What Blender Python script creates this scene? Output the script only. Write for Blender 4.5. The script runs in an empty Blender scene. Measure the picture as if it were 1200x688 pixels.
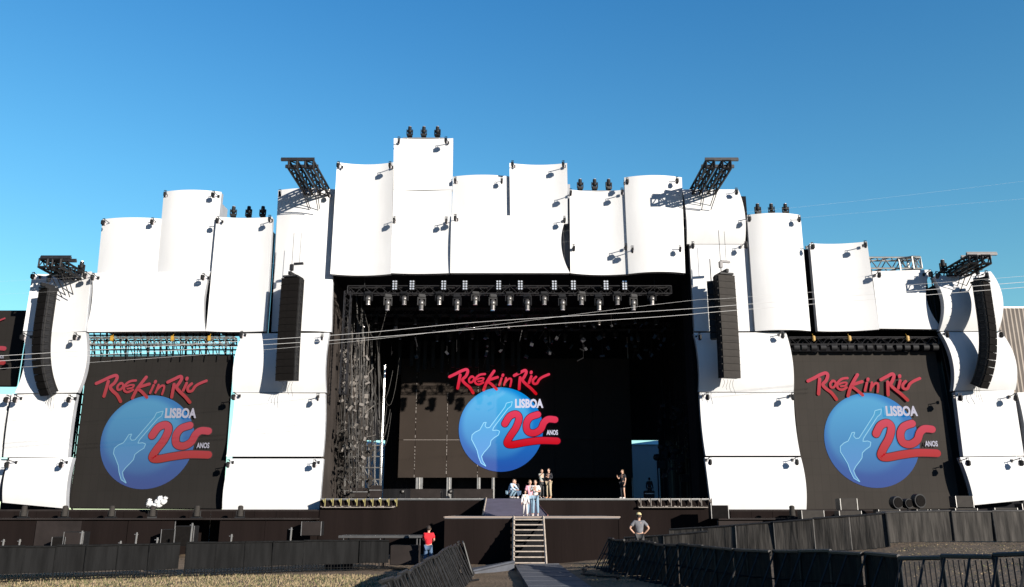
import bpy, bmesh, math, random
from mathutils import Vector, Matrix
random.seed(7)
R = math.radians
S = bpy.context.scene
COL = S.collection
# ------------------------------------------------------------------ camera
F = 972.0; PITCH = R(14.65); EYE = 2.45
cam = bpy.data.cameras.new('camera'); camo = bpy.data.objects.new('camera', cam); COL.objects.link(camo)
cam.sensor_width = 36; cam.lens = 36*F/1200.0; cam.clip_start = .1; cam.clip_end = 5000
camo.location = (0, 0, EYE); camo.rotation_euler = (R(90)+PITCH, 0, 0)
S.camera = camo
# ------------------------------------------------------------------ light
SUN_AZ, SUN_EL = R(40), R(14.5)          # azimuth to the right of straight behind the viewer
sd = Vector((math.sin(SUN_AZ)*math.cos(SUN_EL), -math.cos(SUN_AZ)*math.cos(SUN_EL), math.sin(SUN_EL)))
w = bpy.data.worlds.new('World'); S.world = w; w.use_nodes = True
nt = w.node_tree; bg = nt.nodes['Background']
sky = nt.nodes.new('ShaderNodeTexSky'); sky.sky_type = 'NISHITA'; sky.sun_disc = False
sky.sun_elevation = SUN_EL; sky.sun_rotation = math.pi-SUN_AZ
sky.air_density = 1.0; sky.dust_density = 0; sky.ozone_density = 1.6
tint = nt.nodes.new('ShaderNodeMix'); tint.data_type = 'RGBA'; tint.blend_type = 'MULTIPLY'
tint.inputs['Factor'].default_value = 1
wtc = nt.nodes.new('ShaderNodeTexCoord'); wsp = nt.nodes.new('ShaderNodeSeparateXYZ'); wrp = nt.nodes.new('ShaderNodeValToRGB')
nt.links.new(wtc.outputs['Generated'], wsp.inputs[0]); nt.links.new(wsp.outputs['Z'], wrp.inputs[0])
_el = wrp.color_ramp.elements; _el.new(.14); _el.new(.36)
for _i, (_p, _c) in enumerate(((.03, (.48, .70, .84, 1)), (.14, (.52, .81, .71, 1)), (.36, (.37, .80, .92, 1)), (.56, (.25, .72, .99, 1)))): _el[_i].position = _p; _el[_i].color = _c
wmr = nt.nodes.new('ShaderNodeMapRange'); wmr.interpolation_type = 'SMOOTHSTEP'    # sunward half of the sky tinted darker and bluer to cut fill light
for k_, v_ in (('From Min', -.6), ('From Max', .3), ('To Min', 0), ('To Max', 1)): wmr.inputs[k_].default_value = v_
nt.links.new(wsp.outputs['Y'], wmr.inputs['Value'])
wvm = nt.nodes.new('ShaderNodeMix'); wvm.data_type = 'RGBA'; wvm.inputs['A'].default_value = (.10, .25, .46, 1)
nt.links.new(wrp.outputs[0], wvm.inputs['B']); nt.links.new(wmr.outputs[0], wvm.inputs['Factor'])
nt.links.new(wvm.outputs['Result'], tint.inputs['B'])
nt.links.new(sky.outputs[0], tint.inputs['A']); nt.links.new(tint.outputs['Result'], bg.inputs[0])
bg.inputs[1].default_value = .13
sl = bpy.data.lights.new('sun', 'SUN'); sl.energy = 5.0; sl.angle = R(.5); sl.color = (1, .93, .84)
so = bpy.data.objects.new('sun', sl); COL.objects.link(so)
so.rotation_euler = sd.to_track_quat('Z', 'Y').to_euler(); so.location = (20, -20, 30)
S.view_settings.view_transform = 'Standard'; S.view_settings.look = 'None'
S.view_settings.exposure = .75; S.view_settings.gamma = 1
S.view_settings.use_curve_mapping = False

# ------------------------------------------------------------------ helpers
def P(px, py, Y):
    """world point seen at photo pixel (px, py) at distance Y"""
    a = (px-600)/F; b = (344-py)/F
    d = Vector((a, math.cos(PITCH)-b*math.sin(PITCH), math.sin(PITCH)+b*math.cos(PITCH)))
    return Vector((0, 0, EYE))+d*(Y/d.y)

def srgb(r, g, b):
    return tuple(((c/255)/12.92 if c/255 <= .04045 else ((c/255+.055)/1.055)**2.4) for c in (r, g, b))+(1,)

MATS = {}
def mat(name, col, rough=.7, metal=0, noise=0, nscale=3, bump=0, bscale=20, emit=None, estr=0, stretch=(1, 1, 1), spec=.4, col2=None):
    if name in MATS: return MATS[name]
    m = bpy.data.materials.new(name); m.use_nodes = True; n = m.node_tree; b = n.nodes['Principled BSDF']
    b.inputs['Base Color'].default_value = (*col[:3], 1); b.inputs['Roughness'].default_value = rough
    b.inputs['Metallic'].default_value = metal; b.inputs['Specular IOR Level'].default_value = spec
    tc = n.nodes.new('ShaderNodeTexCoord'); mp = n.nodes.new('ShaderNodeMapping'); mp.inputs['Scale'].default_value = stretch
    n.links.new(tc.outputs['Object'], mp.inputs[0])
    if noise or col2:
        nz = n.nodes.new('ShaderNodeTexNoise'); nz.inputs['Scale'].default_value = nscale; nz.inputs['Detail'].default_value = 6
        n.links.new(mp.outputs[0], nz.inputs['Vector'])
        rp = n.nodes.new('ShaderNodeValToRGB'); c2 = col2 if col2 else tuple(c*(1-noise) for c in col[:3])
        rp.color_ramp.elements[0].position = .35; rp.color_ramp.elements[1].position = .65
        rp.color_ramp.elements[0].color = (*c2[:3], 1); rp.color_ramp.elements[1].color = (*col[:3], 1)
        n.links.new(nz.outputs['Fac'], rp.inputs[0]); n.links.new(rp.outputs[0], b.inputs['Base Color'])
    if bump:
        nb = n.nodes.new('ShaderNodeTexNoise'); nb.inputs['Scale'].default_value = bscale; nb.inputs['Detail'].default_value = 4
        n.links.new(mp.outputs[0], nb.inputs['Vector'])
        bp = n.nodes.new('ShaderNodeBump'); bp.inputs['Strength'].default_value = bump; bp.inputs['Distance'].default_value = .05
        n.links.new(nb.outputs['Fac'], bp.inputs['Height']); n.links.new(bp.outputs[0], b.inputs['Normal'])
    if emit:
        b.inputs['Emission Color'].default_value = (*emit[:3], 1); b.inputs['Emission Strength'].default_value = estr
    MATS[name] = m; return m

M_WHITE = mat('white fabric', (.64, .64, .63), .8, noise=.08, nscale=.9, bump=.22, bscale=1.4, stretch=(1, 1, .3), spec=.2)
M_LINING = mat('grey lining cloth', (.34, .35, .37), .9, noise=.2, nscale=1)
M_BLACKC = mat('black cloth', (.013, .013, .015), .95, noise=.4, nscale=.7, bump=.5, bscale=2.2, stretch=(2.2, 2.2, .2), spec=.1)
M_BLACK = mat('black paint', (.012, .012, .013), .6, noise=.3, nscale=4, spec=.25)
M_DARKM = mat('dark truss metal', (.035, .034, .036), .45, .4, noise=.3, nscale=5)
M_STEEL = mat('galvanised steel', (.36, .35, .33), .45, .7, noise=.25, nscale=4)
M_ALU = mat('aluminium', (.62, .62, .60), .35, .8, noise=.15, nscale=6)
M_SKIRT = mat('brown black stage skirt', (.0125, .0088, .008), .95, noise=.28, nscale=.35, bump=.6, bscale=1.2, stretch=(2, 2, .25), spec=.06)
M_SKIRT2 = mat('worn dark board', (.022, .017, .0155), .85, noise=.35, nscale=1.1, bump=.3, bscale=3, spec=.2)
M_DECK = mat('grey deck boards', (.13, .125, .13), .7, noise=.35, nscale=1.5)
def led_grid(m):
    n = m.node_tree; b = n.nodes['Principled BSDF']; src = b.inputs['Base Color'].links[0].from_socket
    tc = n.nodes.new('ShaderNodeTexCoord'); mp = n.nodes.new('ShaderNodeMapping'); mp.inputs['Rotation'].default_value = (R(90), 0, 0); n.links.new(tc.outputs['Object'], mp.inputs[0])
    br = n.nodes.new('ShaderNodeTexBrick'); br.offset = 0; br.inputs['Scale'].default_value = 1; br.inputs['Brick Width'].default_value = .5; br.inputs['Row Height'].default_value = 1.0; br.inputs['Mortar Size'].default_value = .012
    br.inputs['Color1'].default_value = (.985, .985, .985, 1); br.inputs['Color2'].default_value = (1.03, 1.02, 1.02, 1); br.inputs['Mortar'].default_value = (.84, .84, .84, 1); n.links.new(mp.outputs[0], br.inputs['Vector'])
    mx = n.nodes.new('ShaderNodeMix'); mx.data_type = 'RGBA'; mx.blend_type = 'MULTIPLY'; mx.inputs['Factor'].default_value = 1; n.links.new(src, mx.inputs['A']); n.links.new(br.outputs['Color'], mx.inputs['B']); n.links.new(mx.outputs['Result'], b.inputs['Base Color'])
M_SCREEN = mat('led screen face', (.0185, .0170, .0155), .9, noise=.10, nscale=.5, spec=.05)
M_SCREENR = mat('brownish led face', (.036, .032, .028), .85, noise=.10, nscale=.5, spec=.08)  # paler, browner face colour for the right screen
led_grid(M_SCREEN); led_grid(M_SCREENR)
M_SPK = mat('speaker grille', (.009, .008, .0075), .95, noise=.25, nscale=5, spec=.05)
M_SPKG = mat('weathered grey grille', (.036, .032, .028), .8, noise=.2, nscale=4, spec=.2)
M_YEL = mat('yellow hoist paint', (.42, .24, .03), .5, noise=.2, nscale=6)
M_YELP = mat('pale yellow marking', (.30, .26, .10), .6, noise=.1)
M_TREAD = mat('scuffed light tread', (.40, .34, .28), .6, noise=.3, nscale=7)
M_LENS = mat('lamp lens', (.55, .5, .5), .12, .2, spec=.8)
M_CELL = mat('blinder cell', (.75, .74, .70), .25, .6)
M_CHROME = mat('dusty metal dome', (.13, .125, .12), .35, .5, noise=.3, nscale=8)
M_CABLE = mat('grey cable', (.05, .047, .044), .6)
M_WIRE = mat('pale wire', (.55, .54, .52), .5)
M_FENCE = mat('black barrier cloth', (.009, .009, .009), .9, noise=.6, nscale=1.3, bump=.7, bscale=2.5, stretch=(3, 3, .4), spec=.2)
M_FENCEG = mat('dusty grey barrier cloth', (.054, .049, .043), .8, noise=.7, nscale=2.0, bump=.8, bscale=2.5, stretch=(3, 3, .35), spec=.25)
M_RAILB = mat('matt black rail', (.012, .012, .012), .9, noise=.4, nscale=5, spec=.08)
M_RAIL = mat('worn barrier rail', (.035, .033, .032), .5, .5, noise=.4, nscale=6)
M_WALK = mat('blue grey walkway board', (.085, .09, .105), .75, noise=.25, nscale=2)
M_SKIN = mat('skin', (.50, .30, .21), .6); M_HAIR = mat('dark hair', (.03, .02, .015), .7); M_HAIRB = mat('light brown hair', (.16, .10, .055), .7)
M_SHOE = mat('shoes', (.45, .42, .40), .7); M_SHOED = mat('dark shoes', (.03, .03, .03), .7)
M_EYE = mat('eyes', (.02, .02, .02), .3); M_LIP = mat('lips', (.35, .12, .10), .5)
def cloth(name, c): return mat(name, c, .85, noise=.15, nscale=5, bump=.3, bscale=9)

class MB:
    def __init__(s): s.bm = bmesh.new(); s.mi = 0
    def face(s, pts):
        vs = [s.bm.verts.new(p) for p in pts]; f = s.bm.faces.new(vs); f.material_index = s.mi; return f
    def box(s, c, d, rot=None, bev=0):
        M = Matrix.Translation(Vector(c)) @ (rot.to_4x4() if rot else Matrix.Identity(4)) @ Matrix.Diagonal((*d, 1))
        r = bmesh.ops.create_cube(s.bm, size=1, matrix=M)
        fs = {f for v in r['verts'] for f in v.link_faces}
        for f in fs: f.material_index = s.mi
        if bev:
            es = list({e for v in r['verts'] for e in v.link_edges})
            rb = bmesh.ops.bevel(s.bm, geom=es, offset=bev, segments=2, affect='EDGES')
            for f in rb['faces']: f.material_index = s.mi
        return s
    def bar(s, p, q, r, n=4, r2=None):
        p = Vector(p); q = Vector(q); d = q-p; L = d.length
        if L < 1e-5: return s
        M = Matrix.Translation((p+q)/2) @ d.to_track_quat('Z', 'Y').to_matrix().to_4x4()
        rr = bmesh.ops.create_cone(s.bm, cap_ends=True, segments=n, radius1=r, radius2=r if r2 is None else r2, depth=L, matrix=M)
        for f in {f for v in rr['verts'] for f in v.link_faces}: f.material_index = s.mi
        return s
    def tube(s, pts, r, n=5):
        for a, b in zip(pts, pts[1:]): s.bar(a, b, r, n)
        return s
    def ball(s, c, d, rot=None, u=14, v=9):
        M = Matrix.Translation(Vector(c)) @ (rot.to_4x4() if rot else Matrix.Identity(4)) @ Matrix.Diagonal((*d, 1))
        r = bmesh.ops.create_uvsphere(s.bm, u_segments=u, v_segments=v, radius=.5, matrix=M)
        for f in {f for vv in r['verts'] for f in vv.link_faces}: f.material_index = s.mi; f.smooth = True
        return s
    def cyl(s, c, r, h, axis='Z', n=20, r2=None):
        M = Matrix.Translation(Vector(c)) @ {'Z': Matrix.Identity(4), 'Y': Matrix.Rotation(R(90), 4, 'X'), 'X': Matrix.Rotation(R(90), 4, 'Y')}[axis]
        rr = bmesh.ops.create_cone(s.bm, cap_ends=True, segments=n, radius1=r, radius2=r if r2 is None else r2, depth=h, matrix=M)
        for f in {f for v in rr['verts'] for f in v.link_faces}: f.material_index = s.mi
        return s
    def truss(s, p, q, w=.4, r=.035, seg=None, up=Vector((0, 0, 1))):
        p = Vector(p); q = Vector(q); d = (q-p); L = d.length; d.normalize()
        a = d.cross(up)
        if a.length < .1: a = d.cross(Vector((0, 1, 0)))
        a.normalize(); b = a.cross(d).normalized()
        n = seg or max(2, int(L/w)); cs = [(a*x+b*y)*w/2 for x, y in ((-1, -1), (1, -1), (1, 1), (-1, 1))]
        for c in cs: s.bar(p+c, q+c, r, 5)
        for i in range(n+1):
            t = p+(q-p)*(i/n); t2 = p+(q-p)*(min(i+1, n)/n)
            for k in range(4):
                c, c2 = cs[k], cs[(k+1) % 4]
                if i < n:
                    if i % 2: s.bar(t+c, t2+c2, r*.6, 4)
                    else: s.bar(t+c2, t2+c, r*.6, 4)
                if i in (0, n): s.bar(t+c, t+c2, r*.8, 4)
        return s
    def build(s, name, m, parent=None, loc=None, smooth=False):
        me = bpy.data.meshes.new(name); s.bm.normal_update()
        bmesh.ops.recalc_face_normals(s.bm, faces=s.bm.faces[:])
        s.bm.to_mesh(me); s.bm.free()
        for x in (m if isinstance(m, (list, tuple)) else [m]): me.materials.append(x)
        if smooth:
            for p in me.polygons: p.use_smooth = True
        o = bpy.data.objects.new(name, me); COL.objects.link(o)
        if parent: o.parent = parent
        if loc is not None: o.location = loc
        return o

def tag(o, label=None, cat=None, group=None, kind=None):
    if label: o['label'] = label
    if cat: o['category'] = cat
    if group: o['group'] = group
    if kind: o['kind'] = kind
    return o
def thing(name, label, cat, loc=(0, 0, 0), rz=0, group=None, kind=None):
    o = bpy.data.objects.new(name, None); COL.objects.link(o); o.location = loc; o.rotation_euler = (0, 0, rz)
    o.empty_display_size = .2
    return tag(o, label, cat, group, kind)
def copy_tree(o, parent=None):
    c = o.copy(); COL.objects.link(c); c.parent = parent
    for ch in list(o.children): copy_tree(ch, c)
    return c

# ------------------------------------------------------------------ ground
def gz(x, y):
    """terrain height: almost flat at left, rising gently to the right"""
    t = max(0.0, x-1.5)
    z = .095*t if t < 13 else .095*13+.04*(1-math.exp(-(t-13)/3))
    z *= max(0, min(1, (46-y)/6)) if y > 40 else 1
    return z
def build_ground():
    m = MB(); bm = m.bm
    xs = [-3000, -600, -150, -60, -40, -30]+[-26+i*.6 for i in range(95)]+[34, 45, 60, 150, 600, 3000]
    ys = [-600, -60, -10, 0, 5]+[8+i*.6 for i in range(70)]+[52, 56, 62, 75, 100, 200, 700, 3000]
    rnd = random.Random(3)
    g = []
    for y in ys:
        row = []
        for x in xs:
            z = gz(x, y)
            if -27 < x < 32 and 5 < y < 52: z += rnd.uniform(-.025, .025)
            row.append(bm.verts.new((x, y, z)))
        g.append(row)
    for j in range(len(ys)-1):
        for i in range(len(xs)-1):
            f = bm.faces.new((g[j][i], g[j][i+1], g[j+1][i+1], g[j+1][i])); f.smooth = True
    mt = mat('dry grass ground', (.20, .15, .095), .95, nscale=.5, col2=(.09, .075, .045), bump=.9, bscale=7, spec=.1)
    n = mt.node_tree; b = n.nodes['Principled BSDF']
    old = b.inputs['Base Color'].links[0].from_socket
    nz = n.nodes.new('ShaderNodeTexNoise'); nz.inputs['Scale'].default_value = 9; nz.inputs['Detail'].default_value = 8
    tc = n.nodes.new('ShaderNodeTexCoord'); n.links.new(tc.outputs['Object'], nz.inputs['Vector'])
    mx = n.nodes.new('ShaderNodeMix'); mx.data_type = 'RGBA'; mx.inputs['B'].default_value = (.19, .135, .10, 1)
    n.links.new(nz.outputs['Fac'], mx.inputs['Factor']); n.links.new(old, mx.inputs['A']); n.links.new(mx.outputs['Result'], b.inputs['Base Color'])
    o = m.build('ground', mt); o['kind'] = 'structure'
build_ground()
def build_grass():
    m = MB(); rnd = random.Random(11)
    def patch(n, fx, fy, h0, h1):
        for _ in range(n):
            x = fx(rnd); y = fy(rnd); z = gz(x, y)-.02; h = rnd.uniform(h0, h1); a = rnd.uniform(0, 6.28); wd = rnd.uniform(.012, .03)
            dx, dy = math.cos(a)*wd, math.sin(a)*wd; lx, ly = rnd.uniform(-.06, .06), rnd.uniform(-.06, .06)
            m.mi = rnd.choice((0, 0, 1, 2))
            m.face(((x-dx, y-dy, z), (x+dx, y+dy, z), (x+lx, y+ly, z+h)))
    patch(26000, lambda r: r.uniform(-21, -3), lambda r: r.uniform(24, 34), .04, .13)
    patch(12000, lambda r: r.uniform(10, 24), lambda r: r.uniform(16, 34), .015, .045)
    patch(3000, lambda r: r.uniform(2.6, 5), lambda r: r.uniform(28, 40), .015, .05)
    o = m.build('grass', [mat('straw grass', (.30, .225, .135), .9), mat('green grass', (.12, .125, .05), .9), mat('olive grass', (.20, .165, .085), .9)])
    tag(o, 'dry yellow green grass on the ground in front of the stage', 'grass', kind='stuff')
build_grass()

# ------------------------------------------------------------------ white fabric panels
PANELS = {}
def panel(key, label, short, c, Y, h=0, v=0, bow=(0, 0), lining=None, rets=.45):
    """c = TL, TR, BR, BL in photo pixels, Y distance, h/v = horizontal/vertical bulge in metres towards the viewer"""
    TL, TR, BR, BL = [Vector((*p, 0)) for p in c]; N = 18
    def pt(u, t, back=0):
        k = 4*t*(1-t)
        L = TL.lerp(BL, t)+Vector((bow[0]*k, 0, 0)); Rr = TR.lerp(BR, t)+Vector((bow[1]*k, 0, 0))
        q = L.lerp(Rr, u); w_ = P(q.x, q.y, Y)
        w_.y += -.8*h*4*u*(1-u)-v*k+back
        return w_
    base = P((BL.x+BR.x)/2, BL.y, Y)
    th = thing('fabric_panel', label, 'fabric panel', base, 0, 'white fabric panels of the stage facade')
    m = MB(); bm = m.bm
    G = [[[bm.verts.new(pt(i/N, j/N, b)-base) for i in range(N+1)] for j in range(N+1)] for b in (0, .05)]
    for b in (0, 1):
        for j in range(N):
            for i in range(N):
                f = bm.faces.new((G[b][j][i], G[b][j][i+1], G[b][j+1][i+1], G[b][j+1][i])); f.smooth = True
    for i in range(N):
        for (a, b2) in (((0, i), (0, i+1)), ((N, i), (N, i+1)), ((i, 0), (i+1, 0)), ((i, N), (i+1, N))):
            m.face([v.co.copy() for v in (G[0][a[0]][a[1]], G[0][b2[0]][b2[1]], G[1][b2[0]][b2[1]], G[1][a[0]][a[1]])])
    m.build('fabric', M_WHITE, th)
    m = MB()
    rim = [(i/N, 0) for i in range(N+1)]+[(1, j/N) for j in range(1, N+1)]+[(1-i/N, 1) for i in range(1, N+1)]+[(0, 1-j/N) for j in range(1, N+1)]
    for (a, b2) in zip(rim, rim[1:]):
        ins = lambda q: ((q[0]-.5)*.992+.5, (q[1]-.5)*.992+.5)
        a, b2 = ins(a), ins(b2)
        m.face((pt(*a, .052)-base, pt(*b2, .052)-base, pt(*b2, rets)-base, pt(*a, rets)-base))
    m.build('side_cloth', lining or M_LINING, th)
    m = MB()
    for (a, b2) in ((0, 1), (1, 1)):
        pass
    cs = [pt(.03, .03, rets+.05)-base, pt(.97, .03, rets+.05)-base, pt(.97, .97, rets+.05)-base, pt(.03, .97, rets+.05)-base]
    for a, b2 in zip(cs, cs[1:]+cs[:1]): m.bar(a, b2, .04, 6)
    m.bar(cs[0], cs[2], .03, 5); m.bar(cs[1], cs[3], .03, 5)
    m.build('frame', M_DARKM, th)
    PANELS[key] = (th, pt, short)
C = 'c'
pl = [
 # key, label, short, corners, Y, h, v, bow
 ('a1', 'white fabric panel behind the curved speaker array at far left, upper one', 'upper far left panel', ((38,321),(107,318),(100,388),(27,388)), 50.6, -.35, 0, (0, 0)),
 ('a2', 'white fabric panel with curved sides behind the lower half of the far left speakers', 'second far left panel', ((27,389),(100,389),(90,460),(17,461)), 50.6, 0, -.35, (2.5, 2.5)),
 ('a3', 'white square fabric panel left of the left screen, below the far left speaker array', 'third far left panel', ((14,461.5),(89,461.5),(79,536),(4,536)), 50.8, .1, .1, (0, 0)),
 ('a4', 'lowest white fabric panel left of the left screen, standing on the dark skirt', 'lowest far left panel', ((11,537),(85,536),(77,596),(3,589)), 50.7, 0, .25, (0, 0)),
 ('a5', 'white fabric panel cut by the left picture edge below the small dark screen', 'left edge panel', ((-55,462),(12,462),(2,536),(-68,536)), 51.2, 0, .2, (0, 0)),
 ('a6', 'lowest white fabric panel cut by the left picture edge', 'lowest left edge panel', ((-60,538),(9,538),(-2,588),(-72,580)), 51.3, 0, .2, (0, 0)),
 ('b1', 'wide white fabric panel directly above the left screen', 'wide panel above the left screen', ((108,320),(246.5,318),(241,388),(100,389)), 50.9, 0, .1, (4.5, -4.5)),
 ('b2', 'white convex fabric panel standing behind the wide panel at the left end of the skyline', 'leftmost skyline panel', ((120,257),(196,257),(190,330),(113,330)), 51.4, .45, 0, (0, 0)),
 ('b3', 'tall white convex fabric panel rising above the wide panel over the left screen', 'tall convex left panel', ((192,225),(259.5,225),(249,330),(183,330)), 51.3, .5, 0, (0, 0)),
 ('b4', 'tall white concave fabric panel above the right end of the left screen', 'tall concave left panel', ((254,254),(319,254),(311.5,388),(241.5,388)), 50.9, -.3, 0, (0, 0)),
 ('b5', 'tall white fabric panel behind the left hanging speaker array', 'panel behind the left speaker array', ((326,223),(393,222),(388,389),(318,389)), 51.5, .4, 0, (0, 0)),
 ('c1', 'white fabric panel beside the left screen, behind the foot of the left speaker array', 'upper left tower panel', ((284,391),(386,390),(382,460),(273,460)), 51.1, 0, .4, (-2, -1)),
 ('c2', 'middle white fabric panel in the tower between the left screen and the stage opening', 'middle left tower panel', ((275,460.5),(381,461),(378,535),(265,535)), 51.0, 0, -.2, (.5, .5)),
 ('c3', 'lowest white fabric panel between the left screen and the stage opening', 'lowest left tower panel', ((270,537.5),(379,537.5),(374,597.5),(260.5,597.5)), 51.0, 0, .25, (-1, 1)),
 ('d1', 'tall white concave fabric panel over the left corner of the stage opening', 'panel over the left stage corner', ((395,190),(461,190),(458,321),(387,321)), 50.8, -.5, 0, (0, 0)),
 ('d2', 'white flat fabric panel at the very top of the stage, under three beam lights', 'topmost panel', ((461.5,162),(531,162),(530,222),(461,222)), 50.9, -.12, 0, (0, 0)),
 ('d3', 'white fabric panel directly below the topmost panel, its bottom edge over the stage opening', 'panel under the topmost one', ((461,222.2),(529.5,222.2),(527.5,320),(458,320)), 50.9, -.22, 0, (0, 0)),
 ('d4', 'short white convex fabric panel right of the topmost panel', 'short convex central panel', ((531,207),(599,207),(598,262),(529,262)), 51.4, .4, 0, (0, 0)),
 ('d5', 'wide white fabric panel above the centre of the stage opening', 'wide central panel', ((529,252.5),(665,252.5),(668,320),(527.5,320)), 50.8, 0, .1, (0, -9)),
 ('d6', 'white concave fabric panel standing above the right half of the wide central panel', 'concave central panel', ((597,191),(664.5,191),(666,262),(598,262)), 51.05, -.4, 0, (0, 0)),
 ('d7', 'white concave fabric panel above the stage opening, under three beam lights', 'concave panel right of centre', ((667.5,222),(734,222),(737.5,321),(668.5,320)), 50.9, -.45, 0, (0, 0)),
 ('d8', 'white convex fabric panel over the right corner of the stage opening', 'right stage corner panel', ((731.5,208),(799,208),(803,320),(736.5,321)), 50.8, .5, 0, (0, 0)),
 ('e1', 'white fabric panel under the right cantilever truss, above the right speaker array', 'panel under the right truss', ((799.5,222),(865,222),(873,286),(805,286)), 51.3, 0, .5, (0, 1.5)),
 ('e2', 'white fabric panel behind the upper half of the right hanging speaker array', 'panel behind the right speaker array', ((808,286.6),(876,286.6),(885,388),(814,388)), 51.3, 0, 0, (0, 0)),
 ('e3', 'tall white convex fabric panel above the right screen, under three beam lights', 'tall convex right panel', ((875.5,252),(938,252),(950,388),(885,388)), 51.0, .5, 0, (0, 0)),
 ('e4', 'white concave fabric panel above the middle of the right screen', 'concave panel above the right screen', ((949,285),(1016,283),(1030.5,386),(958.5,388)), 51.0, -.4, 0, (0, 0)),
 ('e5', 'short white fabric panel with curved right side above the right screen beside the bare truss', 'short panel by the bare truss', ((1022,318),(1091,316),(1105,386),(1030.5,385)), 51.2, 0, 0, (0, -12)),
 ('f1', 'white fabric panel beside the right screen, behind the foot of the right speaker array', 'upper right tower panel', ((813,390),(921,389.5),(930,460),(819,459)), 51.1, 0, .4, (1, 1)),
 ('f2', 'middle white fabric panel in the tower between the stage opening and the right screen', 'middle right tower panel', ((820,460),(930,460.5),(938,534),(827,534)), 51.0, 0, -.2, (-.5, -.5)),
 ('f3', 'lowest white fabric panel between the stage opening and the right screen', 'lowest right tower panel', ((826,536),(938.5,536),(945,597),(833.5,597)), 51.0, 0, .25, (-1, 1)),
 ('g1', 'white bulging fabric panel behind the top of the far right speaker array', 'upper far right panel', ((1093,324),(1161,318),(1170,388),(1101,388)), 50.9, 0, .55, (4, 4)),
 ('g2', 'white bulging fabric panel behind the lower half of the far right speaker array', 'second far right panel', ((1102,389),(1173,389),(1190,457),(1117,458)), 50.9, 0, .5, (2, 3)),
 ('g3', 'white square fabric panel right of the right screen, below the far right speaker array', 'third far right panel', ((1119.5,459),(1188,457),(1200,534),(1129,535)), 50.9, 0, 0, (0, 0)),
 ('g4', 'lowest white fabric panel right of the right screen, behind the stacked speaker boxes', 'lowest far right panel', ((1125,536),(1199,535),(1212,585),(1142,592)), 50.8, 0, .2, (0, 0)),
 ('g5', 'white fabric panel cut by the right picture edge below the corrugated building', 'right edge panel', ((1192,460),(1262,458),(1276,534),(1204,534)), 51.3, 0, .2, (0, 0)),
 ('g6', 'lowest white fabric panel cut by the right picture edge', 'lowest right edge panel', ((1202,536),(1275,536),(1288,580),(1214,584)), 51.3, 0, .2, (0, 0)),
]
for (k, lb, sh, c, Y, h, v, bow) in pl: panel(k, lb, sh, c, Y, h, v, bow)

# black / grey clad towers behind the panels
def tower(label, x0, x1, yt, yb, Y, depth=2.2, m=M_BLACKC, ground=False):
    a = P(x0, yt, Y); b = P(x1, yt, Y); zt = a.z; zb = 0 if ground else P(x0, yb, Y).z
    th = thing('clad_tower', label, 'scaffold tower', ((a.x+b.x)/2, Y+depth/2, 0), 0, 'clad scaffold towers behind the fabric panels')
    W = b.x-a.x
    q = MB(); q.box((0, 0, (zt+zb)/2), (W, depth, zt-zb)); q.build('cladding', m, th)
    for sx in (-1, 1):
        q = MB(); q.bar((sx*(W/2-.1), depth/2+.05, zb), (sx*(W/2-.1), depth/2+.05, zt-.1), .05, 6); q.build('scaffold_leg', M_DARKM, th)
GY = 51.9
tower('black clad tower behind the far left white panels', 40, 92, 330, 590, GY, ground=True)
tower('grey clad block behind the wide panel above the left screen', 124, 250, 330, 386, GY, m=M_LINING)
tower('grey clad block behind the tall convex left panel', 198, 254, 232, 330, GY, m=M_LINING)
tower('grey clad block behind the tall concave left panel', 262, 312, 262, 386, GY+.1, m=M_LINING)
tower('black clad tower between the left screen and the stage opening', 326, 386, 235, 597, GY+.15, ground=True)
tower('black clad tower foot beside the left screen', 284, 324, 396, 597, GY+.05, ground=True)
tower('grey clad block behind the panel over the left stage corner', 401, 456, 200, 318, GY, m=M_LINING)
tower('grey clad block behind the topmost panel', 468, 526, 172, 318, GY+.05, m=M_LINING)
tower('grey clad block behind the wide central panel', 534, 668, 216, 318, GY+.1, m=M_LINING)
tower('grey clad block behind the concave panel right of centre', 672, 732, 232, 318, GY+.15, m=M_LINING)
tower('black clad block behind the convex panel over the right stage corner', 737, 797, 214, 318, GY, m=M_BLACKC)
tower('black clad tower between the stage opening and the right screen', 801, 874, 230, 597, GY+.1, ground=True)
tower('black clad tower foot beside the right screen', 876, 925, 392, 597, GY+.05, ground=True)
tower('black clad block behind the tall convex right panel', 878, 936, 262, 386, GY, m=M_BLACKC)
tower('black clad block behind the concave panel above the right screen', 939, 1012, 292, 386, GY+.05, m=M_BLACKC)
tower('black clad block behind the panel above the right end of the right screen', 1016, 1086, 325, 386, GY+.1, m=M_BLACKC)
tower('black clad tower behind the far right white panels', 1098, 1160, 332, 590, GY+.1, ground=True)

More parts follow.
